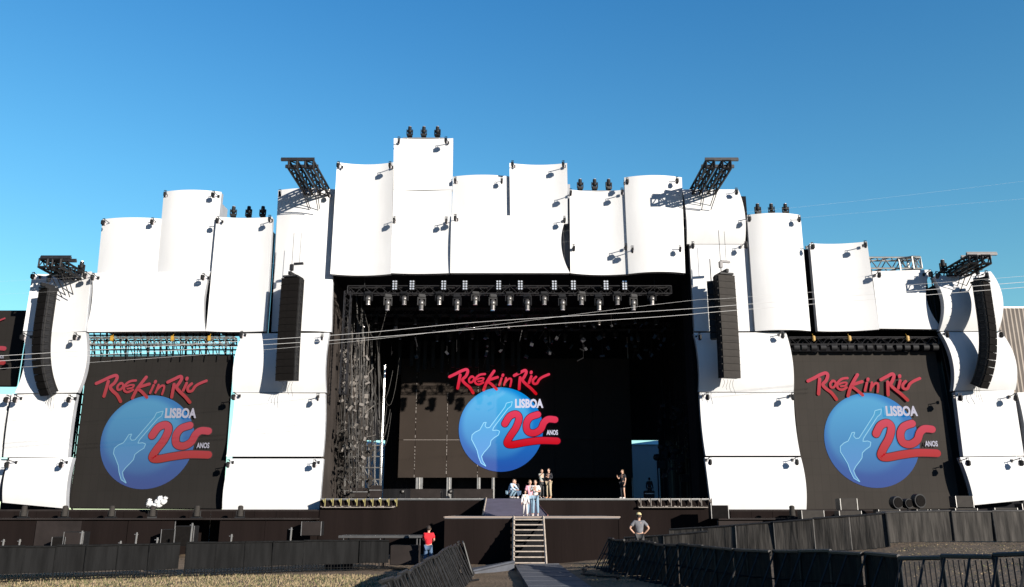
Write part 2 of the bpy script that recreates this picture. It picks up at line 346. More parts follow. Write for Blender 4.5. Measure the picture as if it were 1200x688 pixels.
# ------------------------------------------------------------------ small corner spotlights
def spot_proto():
    th = thing('spotlight', 'x', 'spotlight', (0, 0, 0), 0, 'small spotlights on the corners of the fabric panels')
    m = MB(); m.bar((0, .75, -.02), (0, 0, .1), .03, 6); m.box((0, .72, -.02), (.16, .10, .2)); m.build('arm', M_DARKM, th)
    m = MB(); m.bar((-.11, 0, .12), (-.11, 0, -.18), .018, 5); m.bar((.11, 0, .12), (.11, 0, -.18), .018, 5); m.bar((-.11, 0, .12), (.11, 0, .12), .022, 5)
    m.build('yoke', M_DARKM, th)
    m = MB(); m.cyl((0, 0, -.2), .20, .13, 'X', 18); m.box((0, -.1, -.2), (.16, .26, .30), bev=.03); m.build('lamp_housing', M_BLACK, th)
    m = MB(); m.cyl((0, .12, -.24), .13, .1, 'Y', 16); m.build('lens', M_LENS, th)
    return th
spots = [ # panel key, corner words, px, py
 ('a1','upper left',39,323),('a1','upper right',100,322),('a2','upper right',88,394),('a2','upper left',27,394),('a3','upper left',18,467),('a3','upper right',81,467),
 ('a4','upper left',9,543),('a4','upper right',72,543),('a5','upper right',8,467),('b1','upper left',109,324),('b1','upper right',238,324),
 ('b2','upper left',121.5,260),('b2','upper right',178.5,259),('b3','upper left',193.5,227),('b3','upper right',250,227.5),('b4','upper left',255,257.5),('b4','upper right',316,256),
 ('b5','upper left',328,226),('b5','upper right',385.5,227),('c1','upper left',283,392),('c1','upper right',377.5,394),('c2','upper left',274,464),('c2','upper right',372.5,465),
 ('c3','upper left',267.5,543),('c3','upper right',368.5,543),('d1','upper left',396.5,193),('d1','upper right',457,193),('d2','upper left',467.5,164),('d2','upper right',522.5,164),
 ('d3','upper left',462,257),('d3','upper right',523,258),('d4','upper left',533.5,211),('d4','upper right',588,211),('d6','upper left',600.5,192),('d6','upper right',660,192),
 ('d5','upper left',533.5,255),('d5','upper right',661.5,257),('d7','upper left',668.8,225),('d7','upper right',729,224),('d7','lower left',672.5,290),('d7','lower right',733.5,289),
 ('d8','lower left',741,292),('d8','upper left',735,212),('d8','upper right',793.5,211),('d8','lower right',797,291),('e1','upper right',863,224),('e2','upper left',812,287),('e2','upper right',874,287),
 ('e3','upper left',878,255.5),('e3','upper right',936.5,256),('e4','upper left',952,288),('e4','upper right',1014,286),('e5','upper left',1030,321),('e5','upper right',1090,320),
 ('g1','upper right',1156,321),('g1','upper left',1098,322),('g2','upper left',1110,391),('g2','upper right',1173,391),('f1','upper left',820,394),('f1','upper right',917,392),('f2','upper left',829,464),('f2','upper right',929,464),
 ('f3','upper left',832,540),('f3','upper right',933.5,540),('g3','upper left',1125,465),('g3','upper right',1190,465),('g4','upper left',1134,541),('g4','upper right',1196,541)]
sp0 = spot_proto()
yof = {k: Y for (k, _, _, _, Y, _, _, _) in pl}
for i, (k, cw, x, y) in enumerate(spots):
    o = sp0 if i == 0 else copy_tree(sp0)
    o.location = P(x, y-1, yof[k]-.72)+Vector((0, 0, .05)); o.rotation_euler.z = random.uniform(-.25, .25); o.scale = (.72, .9, .92)
    o['label'] = 'small black spotlight at the %s corner of the %s' % (cw, PANELS[k][2])

# ------------------------------------------------------------------ moving heads
def mover(name, label, cat, group, shell, lens):
    th = thing(name, label, cat, (0, 0, 0), 0, group)
    m = MB(); m.box((0, 0, .09), (.36, .30, .16), bev=.03); m.build('base', M_BLACK, th)
    m = MB()
    for s in (-1, 1): m.box((s*.19, 0, .34), (.05, .14, .40), bev=.015)
    m.box((0, 0, .2), (.42, .14, .05)); m.build('yoke', M_BLACK, th)
    m = MB(); m.ball((0, 0, .42), (.32, .32, .40)); m.cyl((0, 0, .62), .13, .22, 'Z', 16, .115); m.build('lamp_head', shell, th)
    m = MB(); m.cyl((0, 0, .74), .105, .03, 'Z', 16); m.build('lens', lens, th)
    return th
beam = mover('beam_light', 'x', 'beam light', 'beam lights standing on top of the facade', M_BLACK, M_LENS)
trip = [('topmost panel', ((480, 158), (496.5, 158), (512.5, 158)), 51.6), ('concave panel right of centre', ((680, 220), (697, 220), (713.5, 220)), 51.6),
        ('tall concave left panel', ((273, 252), (291, 252), (307.5, 252)), 51.6), ('tall convex right panel', ((888.5, 249), (904.5, 249), (921, 249)), 51.6)]
first = True
for (nm, ps, Y) in trip:
    for (x, y), w_ in zip(ps, ('left', 'middle', 'right')):
        o = beam if first else copy_tree(beam); first = False
        o.location = P(x, y+2.5, Y); o.scale = (1.0,)*3; o.rotation_euler.z = random.uniform(-.3, .3)
        o['label'] = '%s beam light of the three standing above the %s' % (w_, nm)
    a = P(ps[0][0]-8, ps[0][1]+4, Y); b = P(ps[2][0]+8, ps[2][1]+4, Y)
    m = MB(); m.bar(a, b, .05, 6)
    for q in (a.lerp(b, .12), a.lerp(b, .88)): m.bar(q, q+Vector((0, .1, -1.2)), .04, 6)
    tag(m.build('support_rail', M_STEEL), 'metal rail carrying three beam lights above the %s' % nm, 'rail', 'rails under the beam lights')
for (x, y, lb) in ((94.5, 320, 'beam light standing beside the far left cantilever truss'), (1106, 318, 'beam light beside the foot of the far right cantilever truss')):
    o = copy_tree(beam); o.location = P(x, y, 50.2); o['label'] = lb

# ------------------------------------------------------------------ cantilever trusses
def cantilever(label, x, y, Ya, Yb, sep, over):
    a = P(x, y, Ya); th = thing('cantilever_truss', label, 'truss', a, 0, 'cantilever trusses holding the speaker arrays')
    for s in (-1, 1):
        m = MB(); m.truss((s*sep/2, .8, -.1), (s*sep/2, Yb-Ya, -.05), .5, .075, seg=9); m.build('main_truss', M_BLACK, th)
    m = MB()
    for q, z in ((Yb-Ya+.15, .32), ((Yb-Ya)*.72, .30)):
        m.box((over*.25, q, z), (sep+1.05, .16, .14)); m.box((over*.25, q, z+.12), (sep+1.05, .05, .05))
    m.build('cross_beam', M_DARKM, th)
    m = MB()
    for s in (-1, 1):
        m.bar((s*sep/2, Yb-Ya+.3, -.1), (s*sep*.3, -.5, -1.6), .03, 5); m.bar((s*sep/2, (Yb-Ya)*.6, -.1), (s*sep*.3, -.1, -1.4), .03, 5)
    m.build('brace', M_DARKM, th)
cantilever('black cantilever truss above the left hanging speaker array', 371, 222, 51.2, 47.0, 1.0, -1)
cantilever('black cantilever truss above the right hanging speaker array', 824, 222, 51.2, 47.0, 1.0, 1)
cantilever('black cantilever truss above the far left curved speaker array', 86, 322, 51.0, 48.2, .8, 1)
cantilever('black cantilever truss above the far right curved speaker array', 1120, 318, 51.0, 48.2, .8, 1)
m = MB(); m.truss(P(1016, 310, 52.5), P(1076, 310, 52.5), .75, .06, seg=7); m.truss(P(1062, 309, 51.6), P(1072, 309, 53.5), .8, .06, seg=3)
tag(m.build('roof_truss', M_STEEL), 'bare grey box truss behind the panel above the right end of the right screen', 'truss')

# ------------------------------------------------------------------ line arrays
def line_array(label, x, ytop, Y, n, rz, curve, face, hfac=.4, W=1.25, hz=3.0):
    o0 = P(x, ytop, Y); th = thing('line_array', label, 'speaker array', o0, rz, 'hanging line array speakers')
    Hc, D = hfac, .72; z = 0; yy = 0; ang = 0
    proto = None
    for i in range(n):
        ang = R(curve*(max(0, i-n*.25)/n)**1.6)
        dz = -math.cos(ang)*Hc; dy = math.sin(ang)*Hc
        cz, cy = z+dz/2, yy+dy/2
        if proto is None:
            m = MB(); m.mi = 0; m.box((0, -.03, 0), (W, D*.88, Hc*.975), bev=.008)
            m.mi = 1; m.box((0, -D*.46-.02, 0), (W*.99, .03, Hc*.965), bev=.004)
            m.mi = 2
            for s in (-1, 1): m.box((s*(W/2+.015), -.22, 0), (.03, .09, Hc*1.0)); m.box((s*(W/2+.015), .25, 0), (.03, .08, Hc*1.0)); m.box((s*(W/2+.02), 0, -.05), (.03, .26, .06))
            for s in (-1, 1): m.box((s*(W/2+.03), -.27, Hc*.45), (.06, .06, .035))
            proto = m.build('cabinet', [M_BLACK, face, M_RAIL], th); c = proto
        else:
            c = proto.copy(); COL.objects.link(c); c.parent = th
        c.location = (0, cy, cz); c.rotation_euler = (ang, 0, 0)
        z += dz; yy += dy
    m = MB(); m.box((0, 0, .08), (W*.8, .9, .12)); m.box((0, -.1, .25), (.16, .9, .2)); m.build('rigging_frame', M_BLACK, th)
    m = MB()
    m.box((-.15, 0, .75), (.22, .2, .42), bev=.03); m.box((.25, .1, 1.0), (.6, .14, .14)); m.bar((-.15, 0, .3), (-.15, 0, .6), .03)
    m.bar((-.15, 0, .95), (-.15, 0, hz), .018, 5); m.bar((.3, .1, 1.0), (.3, .1, hz), .014, 5)
    m.build('chain_hoist', M_DARKM, th)
    m = MB()
    for k in range(4):
        x0 = -.35+k*.22; pts = [Vector((x0+.08*math.sin(t*2+k), yy+.1, z-.05-t*(.22+.05*k))) for t in (0, .6, 1.2, 1.8, 2.4)]
        m.tube(pts, .012, 4)
    m.build('cable_tail', M_CABLE, th)
    return th
line_array('straight black speaker array hanging left of the stage opening', 343.5, 327, 49.5, 15, R(-12), 7, M_SPK, .423, 1.18)
line_array('grey fronted speaker array hanging right of the stage opening', 848, 324, 49.5, 15, R(14), 7, M_SPKG, .423, 1.12)
line_array('curved black speaker array hanging at the far left', 57, 340, 49.4, 15, R(-27), 58, M_SPK, .43, .82, 1.25)
line_array('curved black speaker array hanging at the far right', 1149, 332, 49.4, 15, R(32), 58, M_SPK, .43, .82, 1.25)
# second, shorter array behind the right one
def box_line(label, x, ytop, Y, n, rz):
    o0 = P(x, ytop, Y); th = thing('side_speaker_column', label, 'speaker column', o0, rz)
    for i in range(n):
        m = MB(); m.box((0, 0, -.2-i*.4), (.5, .5, .37), bev=.02); m.build('cabinet', M_BLACK, th)
    m = MB(); m.bar((0, 0, 0), (0, 0, 1.6), .03); m.box((0, 0, .05), (.5, .5, .08)); m.build('hoist_chain', M_DARKM, th)
box_line('narrow black speaker column just left of the right speaker array', 833.5, 332, 50.2, 9, R(-20))

# ------------------------------------------------------------------ screens with the festival logo
def catmull(pts, n=6):
    out = []; q = [pts[0]]+list(pts)+[pts[-1]]
    for i in range(1, len(q)-2):
        p0, p1, p2, p3 = [Vector(v) for v in q[i-1:i+3]]
        for k in range(n):
            t = k/n
            out.append(.5*((2*p1)+(-p0+p2)*t+(2*p0-5*p1+4*p2-p3)*t*t+(-p0+3*p1-3*p2+p3)*t*t*t))
    out.append(Vector(q[-2])); return out
def B(*pts): return [(520+x/8.276, 425+y/8.276) for x, y in pts]
def Z8(*pts): return [(480+x/4.586, 420+y/4.586) for x, y in pts]
STROKES = [ # points, half width in logo px
 (B((48,130),(100,105),(165,72),(212,58),(226,80),(208,125),(176,160),(198,195),(245,235),(282,292)), 1.75),
 (B((152,112),(142,175),(130,245)), 1.75),
 (B((262,128),(240,155),(246,186),(272,182),(290,150),(274,128),(262,134)), 1.25),
 (B((396,104),(345,112),(306,146),(302,190),(336,208),(380,188)), 1.3), (B((318,158),(350,146),(384,146),(370,170),(330,178)), 1.0),
 (B((486,74),(448,130),(412,190),(384,264)), 1.7), (B((520,136),(470,152),(424,172),(468,212),(512,256)), 1.65),
 (B((560,146),(536,216)), 1.3), (B((574,112),(570,122)), 1.6),
 (B((604,144),(584,214)), 1.2), (B((594,190),(616,164),(638,150),(654,156),(654,182),(644,228)), 1.2),
 (B((684,120),(738,92),(790,68),(802,90),(784,130),(766,166),(800,206),(850,250),(896,300)), 1.75),
 (B((742,140),(736,200),(732,254)), 1.7), (B((852,128),(828,194)), 1.5), (B((852,84),(850,94)), 1.7),
 (B((898,134),(868,166),(874,200),(906,198),(930,160),(965,134),(1025,108)), 1.5)]
BIG = [(Z8((512,352),(538,312),(572,300),(588,322),(572,372),(540,420),(524,456),(552,464),(620,452),(700,442),(792,444)), 3.9),
       (Z8((690,302),(648,318),(628,352),(634,392),(668,402),(704,382),(722,346),(746,328),(782,330)), 3.8)]
GUITAR = Z8((520,240),(552,232),(546,256),(528,270),(452,372),(446,388),(470,386),(484,392),(478,412),(456,426),(438,442),(434,466),(418,486),(400,506),(388,526),(394,548),(412,578),(386,562),(372,528),(364,494),(350,466),(334,436),(336,412),(354,396),(376,386),(388,366),(398,346),(412,344),(405,362),(414,374),(430,372),(512,262))
GC, GR = (587, 502.9), 49.4
def emis(name, col, st, base=None, grad=None):
    m = mat(name, base or (.022, .019, .017), .8, emit=col, estr=st, spec=.1)
    if grad:
        n = m.node_tree; b = n.nodes['Principled BSDF']; g = n.nodes.new('ShaderNodeTexCoord')
        sp_ = n.nodes.new('ShaderNodeSeparateXYZ'); n.links.new(g.outputs['Generated'], sp_.inputs[0])
        rp = n.nodes.new('ShaderNodeValToRGB'); e = rp.color_ramp.elements
        e[0].color = (*grad[0][:3], 1); e[1].color = (*grad[1][:3], 1); e[0].position = .05; e[1].position = .95
        n.links.new(sp_.outputs['Z'], rp.inputs[0]); n.links.new(rp.outputs[0], b.inputs['Emission Color'])
    return m
def globe_mat(name, st):
    if name in MATS: return MATS[name]
    m = mat(name, (.022, .019, .017), .8, emit=(1, 1, 1), estr=st, spec=.1); n = m.node_tree; b = n.nodes['Principled BSDF']
    g = n.nodes.new('ShaderNodeTexCoord'); sp_ = n.nodes.new('ShaderNodeSeparateXYZ'); n.links.new(g.outputs['Generated'], sp_.inputs[0])
    rp = n.nodes.new('ShaderNodeValToRGB'); e = rp.color_ramp.elements; e[0].color = srgb(36, 84, 168); e[1].color = srgb(0, 136, 214); e[0].position = .05; e[1].position = .95
    n.links.new(sp_.outputs['Z'], rp.inputs[0])
    cx = n.nodes.new('ShaderNodeCombineXYZ'); n.links.new(sp_.outputs['X'], cx.inputs['X']); n.links.new(sp_.outputs['Z'], cx.inputs['Z'])
    ds = n.nodes.new('ShaderNodeVectorMath'); ds.operation = 'DISTANCE'; ds.inputs[1].default_value = (.45, 0, .56); n.links.new(cx.outputs[0], ds.inputs[0])
    mr = n.nodes.new('ShaderNodeMapRange'); mr.interpolation_type = 'SMOOTHSTEP'; mr.inputs['From Min'].default_value = .36; mr.inputs['From Max'].default_value = .46; mr.inputs['To Min'].default_value = .75; mr.inputs['To Max'].default_value = 0
    n.links.new(ds.outputs['Value'], mr.inputs['Value'])
    ml = n.nodes.new('ShaderNodeMath'); ml.operation = 'MULTIPLY'; n.links.new(mr.outputs[0], ml.inputs[0]); n.links.new(sp_.outputs['Z'], ml.inputs[1])
    mx = n.nodes.new('ShaderNodeMix'); mx.data_type = 'RGBA'; n.links.new(ml.outputs[0], mx.inputs['Factor']); n.links.new(rp.outputs[0], mx.inputs['A']); mx.inputs['B'].default_value = srgb(95, 196, 240)
    n.links.new(mx.outputs['Result'], b.inputs['Emission Color']); return m
def text_mesh(s, w, h, bold=.03):
    cu = bpy.data.curves.new('lettering', 'FONT'); cu.body = s; cu.offset = bold; cu.resolution_u = 3
    o = bpy.data.objects.new('lettering', cu); COL.objects.link(o); bpy.context.view_layer.update()
    me = bpy.data.meshes.new_from_object(o.evaluated_get(bpy.context.evaluated_depsgraph_get())); bpy.data.objects.remove(o); bpy.data.curves.remove(cu)
    xs = [v.co.x for v in me.vertices]; ys = [v.co.y for v in me.vertices]
    x0, x1, y0, y1 = min(xs), max(xs), min(ys), max(ys)
    pts = [((v.co.x-x0)/(x1-x0)*w, (v.co.y-y0)/(y1-y0)*h) for v in me.vertices]; fs = [tuple(p.vertices) for p in me.polygons]
    bpy.data.meshes.remove(me); return pts, fs
def logo(th, org, sx, sz, k):
    """draws the logo in the plane of a screen; org = local position of logo pixel (587, 502.9); sx, sz metres per logo px; k = brightness key"""
    def L(x, y, d): return Vector((org[0]+(x-587)*sx, org[1]-d, org[2]-(y-502.9)*sz))
    st = {'centre': .86, 'hi': .64, 'lo': .46}[k]; FB = (.022, .019, .017)
    red = emis('logo red '+k, srgb(206, 46, 70), .72*st, grad=(srgb(195, 8, 22), srgb(225, 62, 92)))
    blue = globe_mat('logo globe '+k, .72*st)
    gt = emis('logo guitar '+k, srgb(70, 160, 220), .75*st, grad=(srgb(90, 150, 220), srgb(60, 170, 220)))
    gl = emis('logo guitar line '+k, srgb(150, 215, 245), .8*st)
    ltr = emis('logo lettering '+k, srgb(225, 222, 240), .68*st)
    dk = emis('logo dark line '+k, srgb(70, 10, 35), .5*st)
    def disc(cx, cy, rx, ry, d, nm, mt, par, ofs=None):
        m = MB(); m.face([L(cx+rx*math.cos(a), cy+ry*math.sin(a), d) for a in [i*math.tau/64 for i in range(64)]]); return m.build(nm, mt, par)
    gb = disc(GC[0], GC[1], GR, GR, .02, 'globe', blue, th)
    def ribbon(m, pts, hw, d):
        c = catmull(pts); n = len(c); Ls, Rs = [], []
        for i, p in enumerate(c):
            t = (c[min(i+1, n-1)]-c[max(i-1, 0)]); t = Vector((t.x, t.y)); t = t.normalized() if t.length > 1e-6 else Vector((1, 0)); nn = Vector((-t.y, t.x))*hw
            Ls.append((p.x+nn.x, p.y+nn.y)); Rs.append((p.x-nn.x, p.y-nn.y))
        for i in range(n-1): m.face([L(*Ls[i], d), L(*Ls[i+1], d), L(*Rs[i+1], d), L(*Rs[i], d)])
        for e in (0, -1): m.face([L(c[e].x+hw*math.cos(a), c[e].y+hw*math.sin(a), d+(.002 if e else .004)) for a in [j*math.tau/12 for j in range(12)]])
    m = MB(); g = [L(x, y, .04) for x, y in GUITAR]
    vs = [m.bm.verts.new(p) for p in g]; es = [m.bm.edges.new((vs[i], vs[(i+1) % len(vs)])) for i in range(len(vs))]
    bmesh.ops.triangle_fill(m.bm, edges=es, use_beauty=True); m.build('guitar', gt, gb)
    m = MB(); cl = GUITAR+[GUITAR[0]]
    for a, b in zip(cl, cl[1:]):
        t = Vector(b)-Vector(a); nn = Vector((-t.y, t.x)).normalized()*.42
        m.face([L(a[0]+nn.x, a[1]+nn.y, .05), L(b[0]+nn.x, b[1]+nn.y, .05), L(b[0]-nn.x, b[1]-nn.y, .05), L(a[0]-nn.x, a[1]-nn.y, .05)])
    m.build('guitar_outline', gl, gb)
    m = MB()
    for i, (p, hw) in enumerate(STROKES): ribbon(m, p, hw, .07+.006*i)
    m.build('script_lettering', red, th)
    m = MB()
    for i, (p, hw) in enumerate(BIG): ribbon(m, p, hw+.8, .06+.006*i)
    m.build('numeral_outline', dk, th)
    m = MB()
    for i, (p, hw) in enumerate(BIG): ribbon(m, p, hw, .09+.01*i)
    m.build('numeral', red, th)
    for s, (x0, y0, x1, y1), bd in (('LISBOA', Z8((567, 218), (719, 268))[0]+Z8((567, 218), (719, 268))[1], .045), ('ANOS', Z8((735, 386), (796, 413))[0]+Z8((735, 386), (796, 413))[1], .03)):
        pts, fs = text_mesh(s, x1-x0, y1-y0, bd); m = MB()
        vs = [m.bm.verts.new(L(x0+a, y1-b, .20)) for a, b in pts]
        for f in fs:
            try: m.bm.faces.new([vs[i] for i in f])
            except ValueError: pass
        m.build('lettering', ltr, th)

def side_screen(label, c, Y, mt, lg):
    w_ = [P(*q, Y) for q in c]; base = (w_[2]+w_[3])/2
    th = thing('led_screen', label, 'screen', base, 0)
    m = MB(); N = 12
    for b in (0, .12):
        pass
    f = [p-base for p in w_]; bk = [p+Vector((0, .12, 0)) for p in f]
    m.face(f); m.face(bk)
    for i in range(4): m.face((f[i], f[(i+1) % 4], bk[(i+1) % 4], bk[i]))
    m.build('screen_face', mt, th)
    m = MB()
    for a, b in ((0, 1), (1, 2), (2, 3), (3, 0)): m.bar(f[a]+Vector((0, .2, 0)), f[b]+Vector((0, .2, 0)), .06, 6)
    nx = 6
    for i in range(1, nx): m.bar(f[0].lerp(f[1], i/nx)+Vector((0, .2, 0)), f[3].lerp(f[2], i/nx)+Vector((0, .2, 0)), .03, 5)
    m.build('frame', M_DARKM, th)
    cx, cy, s, k = lg
    o = P(cx, cy, Y)-base; e = P(cx+1, cy, Y)-base-o; z = o-(P(cx, cy+1, Y)-base)
    logo(th, o, e.x*s, z.z*s, k)
    return th
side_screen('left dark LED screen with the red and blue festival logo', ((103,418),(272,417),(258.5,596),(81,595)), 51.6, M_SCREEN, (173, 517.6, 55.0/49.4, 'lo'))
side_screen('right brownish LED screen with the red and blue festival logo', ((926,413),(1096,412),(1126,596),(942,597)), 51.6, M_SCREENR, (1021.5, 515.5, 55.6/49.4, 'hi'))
side_screen('small dark screen cut by the left picture edge', ((-92,364),(31.5,364),(17,452),(-112,451)), 53.5, M_SCREEN, (-37, 416, .66, 'lo'))

# header truss with hoists above the side screens
def header(label, x0, x1, y, Y, nh, lights):
    a = P(x0, y, Y); b = P(x1, y, Y); th = thing('header_truss', label, 'truss', a, 0)
    d = b-a
    m = MB(); m.truss((0, 0, 0), d, .45, .04, seg=int(d.length/.4)); m.build('truss', M_STEEL if not lights else M_DARKM, th)
    for t in nh:
        m = MB(); q = d*t; m.box(q+Vector((0, -.3, .12)), (.18, .2, .34), bev=.04); m.bar(q+Vector((0, -.3, .2)), q+Vector((0, -.1, .45)), .02, 4); m.build('chain_hoist', M_YEL, th)
    n = 13 if not lights else 16
    for i in range(n):
        q = d*((i+.5)/n)+Vector((random.uniform(-.1, .1), 0, 0))
        if lights:
            m = MB(); m.cyl(q+Vector((0, -.25, -.45)), .2, .34, 'X', 14); m.bar(q+Vector((0, -.1, -.1)), q+Vector((0, -.25, -.4)), .04); m.build('lamp', M_BLACK, th)
        else:
            m = MB(); m.bar(q+Vector((0, 0, .1)), q+Vector((.06, -.1, -1.2)), .03, 5); m.build('hanger', M_BLACK, th)
header('silver truss with yellow chain hoists above the left screen', 104, 276, 400, 51.4, (.17, .58, .83), False)
header('black truss with a row of lamps above the right screen', 924, 1098, 400, 51.3, (.16, .40, .79), True)
# open scaffold behind the header of the left screen
m = MB()
for i in range(23):
    x = 102+i*7.8; m.bar(P(x, 380, 52.6), P(x+random.uniform(-2, 2), 425, 52.6), .04 if i % 3 else .07, 5)
for y in (393, 399, 405, 410, 416): m.bar(P(100, y, 52.7), P(278, y, 52.7), .05, 5)
for i in range(20):
    x = 102+i*9; m.bar(P(x, 392, 52.65), P(x+9, 416, 52.65), .028, 4)
for y0 in range(420, 600, 12): m.bar(P(96-(y0-420)*.11, y0, 52.6), P(104-(y0-420)*.11, y0+10, 52.6), .04, 4)
for dx in (0, 7): m.bar(P(94+dx, 417, 52.6), P(73+dx, 597, 52.6), .05, 5)
tag(m.build('scaffold_lattice', M_BLACK), 'open black scaffold lattice behind the top and side of the left screen', 'scaffolding')
m = MB()
for y0 in range(404, 590, 9): m.bar(P(1101+(y0-404)*.17, y0, 52.5), P(1108+(y0-404)*.17, y0+8, 52.5), .045, 4); m.bar(P(1108+(y0-404)*.17, y0, 52.5), P(1101+(y0-404)*.17, y0+8, 52.5), .03, 4)
for dx in (0, 8): m.bar(P(1100+dx, 400, 52.5), P(1133+dx, 597, 52.5), .06, 5)
tag(m.build('scaffold_lattice', M_BLACK), 'narrow black scaffold lattice between the right screen and the white panels', 'scaffolding')
m = MB(); a = P(924, 388, 53.2); b = P(1100, 424, 53.2); m.box(((a.x+b.x)/2, 53.2, (a.z+b.z)/2), (b.x-a.x, .05, a.z-b.z)); 
tag(m.build('black_drape', M_BLACKC), 'black drape behind the lamp truss of the right screen', 'drape')

# ------------------------------------------------------------------ the stage house
OL = P(389, 322, 51.0).x; OR = P(824, 322, 51.0).x; ZR = P(600, 319, 51.0).z; YB = 68.0; ZD = 3.12
house = thing('stage_house', 'black lined stage house with roof, side drapes and deep opening', 'stage', (0, 51, 0))
def hp(p): return Vector(p)-Vector((0, 51, 0))
m = MB(); m.box(hp(((OL+OR)/2, 60, ZR+.35)), (OR-OL+1, 16.4, .5)); m.build('roof', M_BLACKC, house)
for nm, x in (('side_drape', OL-.25), ('side_drape', OR+.25)):
    m = MB(); N = 44; pr = []
    for i in range(N+1):
        y = 52.0+16*i/N; pr.append((x+.06*math.sin(i*2.1)+.03*math.sin(i*5), y))
    lo = [hp((a, b, ZD if True else 0)) for a, b in pr]; hi = [hp((a, b, ZR+.3)) for a, b in pr]
    for i in range(N): m.face((lo[i], lo[i+1], hi[i+1], hi[i]))
    m.build(nm, M_BLACKC if x > 0 else mat('dark brown drape', (.045, .038, .034), .95, noise=.3, nscale=.5, spec=.1), house, smooth=True)
# back drapes (leave two low side openings)
xl0, xl1 = P(405, 500, YB).x, P(452, 500, YB).x; xr0, xr1 = P(738, 500, YB).x, P(797, 500, YB).x
zo = P(600, 516, YB).z
m = MB()
for (a, b, z0, z1) in ((OL-.5, xl0, ZD, ZR+.4), (xl0, xl1, zo, ZR+.4), (xl1, xr0, ZD, ZR+.4), (xr0, xr1, zo, ZR+.4), (xr1, OR+.5, ZD, ZR+.4)):
    m.box(hp(((a+b)/2, YB, (z0+z1)/2)), (b-a, .1, z1-z0))
m.build('back_drape', M_BLACKC, house)
# main deck
deck = thing('main_stage_deck', 'main stage deck with dark brown skirt below the stage opening', 'stage deck', (0, 50, 0))
def dp(p): return Vector(p)-Vector((0, 50, 0))
DX0, DX1 = P(375, 590, 49.8).x, P(831, 590, 49.8).x
m = MB(); m.box(dp(((DX0+DX1)/2, 59, ZD-.06)), (DX1-DX0, 18.4, .12)); m.build('deck_top', mat('black stage floor', (.03, .03, .03), .6, noise=.3, nscale=1), deck)
def skirt(m, x0, x1, y, z0, z1, sag=.02):
    n = max(4, int((x1-x0)/.5)); pr = [(x0+(x1-x0)*i/n, y+random.uniform(-sag, sag)) for i in range(n+1)]
    for (a, b), (c, d) in zip(pr, pr[1:]): m.face((dp((a, b, z0)), dp((c, d, z0)), dp((c, d, z1)), dp((a, b, z1))))
m = MB(); skirt(m, DX0, DX1, 49.85, 0, ZD-.12); m.build('skirt', M_SKIRT, deck, smooth=False)
m = MB(); m.box(dp(((DX0+DX1)/2, 49.78, ZD-.03)), (DX1-DX0, .05, .06)); m.build('edge_trim', M_STEEL, deck)
for (xa, xb, n) in ((378, 462, 10), (748, 831, 8)):
    for i in range(n):
        x = P(xa+(xb-xa)*i/(n-1), 588, 49.6).x
        m = MB(); m.face([dp((x-.02, 49.62, ZD-.06)), dp((x+.15, 49.62, ZD-.06)), dp((x+.13, 49.62, ZD-.32))]); m.face([dp((x-.02, 49.66, ZD-.06)), dp((x+.15, 49.66, ZD-.06)), dp((x+.13, 49.66, ZD-.32))])
        m.bar(dp((x+.14, 49.6, ZD)), dp((x+.14, 49.6, ZD-.45)), .03, 4)
        m.build('edge_bracket', M_YELP if xa < 500 else mat('dull strip', (.25, .22, .19)), deck)
    a, b = P(xa, 588, 49.6).x, P(xb, 588, 49.6).x
    m = MB(); m.box(dp(((a+b)/2, 49.6, ZD-.5)), (b-a, .22, .05)); 
    for j in range(40): m.box(dp((a+(b-a)*random.random(), 49.58, ZD-.46)), (random.uniform(.08, .25), .1, random.uniform(.05, .09)))
    m.build('cable_tray', mat('dull strip', (.25, .22, .19), .8, noise=.4, nscale=6), deck)

# wing platforms (in front of the side screens)
def wing(label, x0, x1, zt, Y, ledge):
    th = thing('wing_platform', label, 'stage deck', ((x0+x1)/2, 50, 0)); ox = (x0+x1)/2; W = x1-x0
    m = MB(); m.box((0, Y-50+1.6, zt-.05), (W, 3.2, .1)); m.build('deck_top', M_SKIRT2, th)
    n = int(W/1.22)
    for i in range(n): m = MB(); m.box((-W/2+(i+.5)*W/n, Y-50+.02+random.uniform(0, .05), zt/2-.05), (W/n-.02, .06, zt-.1)); m.build('front_board', M_SKIRT, th)
    if ledge:
        zl = zt-.52
        m = MB(); m.box((0, Y-50-1.1, zl), (W, 2.2, .08)); m.build('ledge', M_SKIRT2, th)
        n = int(W/2.4)
        for i in range(n):
            if random.random() < .2: continue
            m = MB(); m.box((-W/2+(i+.5)*W/n, Y-50-2.05+random.uniform(-.12, .05), zl/2-.05), (W/n-.01, .05, zl-.1)); m.build('lower_board', M_SKIRT if i % 3 else M_SKIRT2, th)
        for i in range(n): m = MB(); m.bar((-W/2+i*W/n, Y-50-1.9, 0), (-W/2+i*W/n, Y-50-1.9, zl), .04, 5); m.build('scaffold_post', M_DARKM, th)
wing('left wing platform clad in brown black boards below the left screen', -34, DX0, 2.50, 49.9, True)
wing('right wing platform clad in brown black boards below the right screen', DX1, 36, 2.50, 49.9, True)

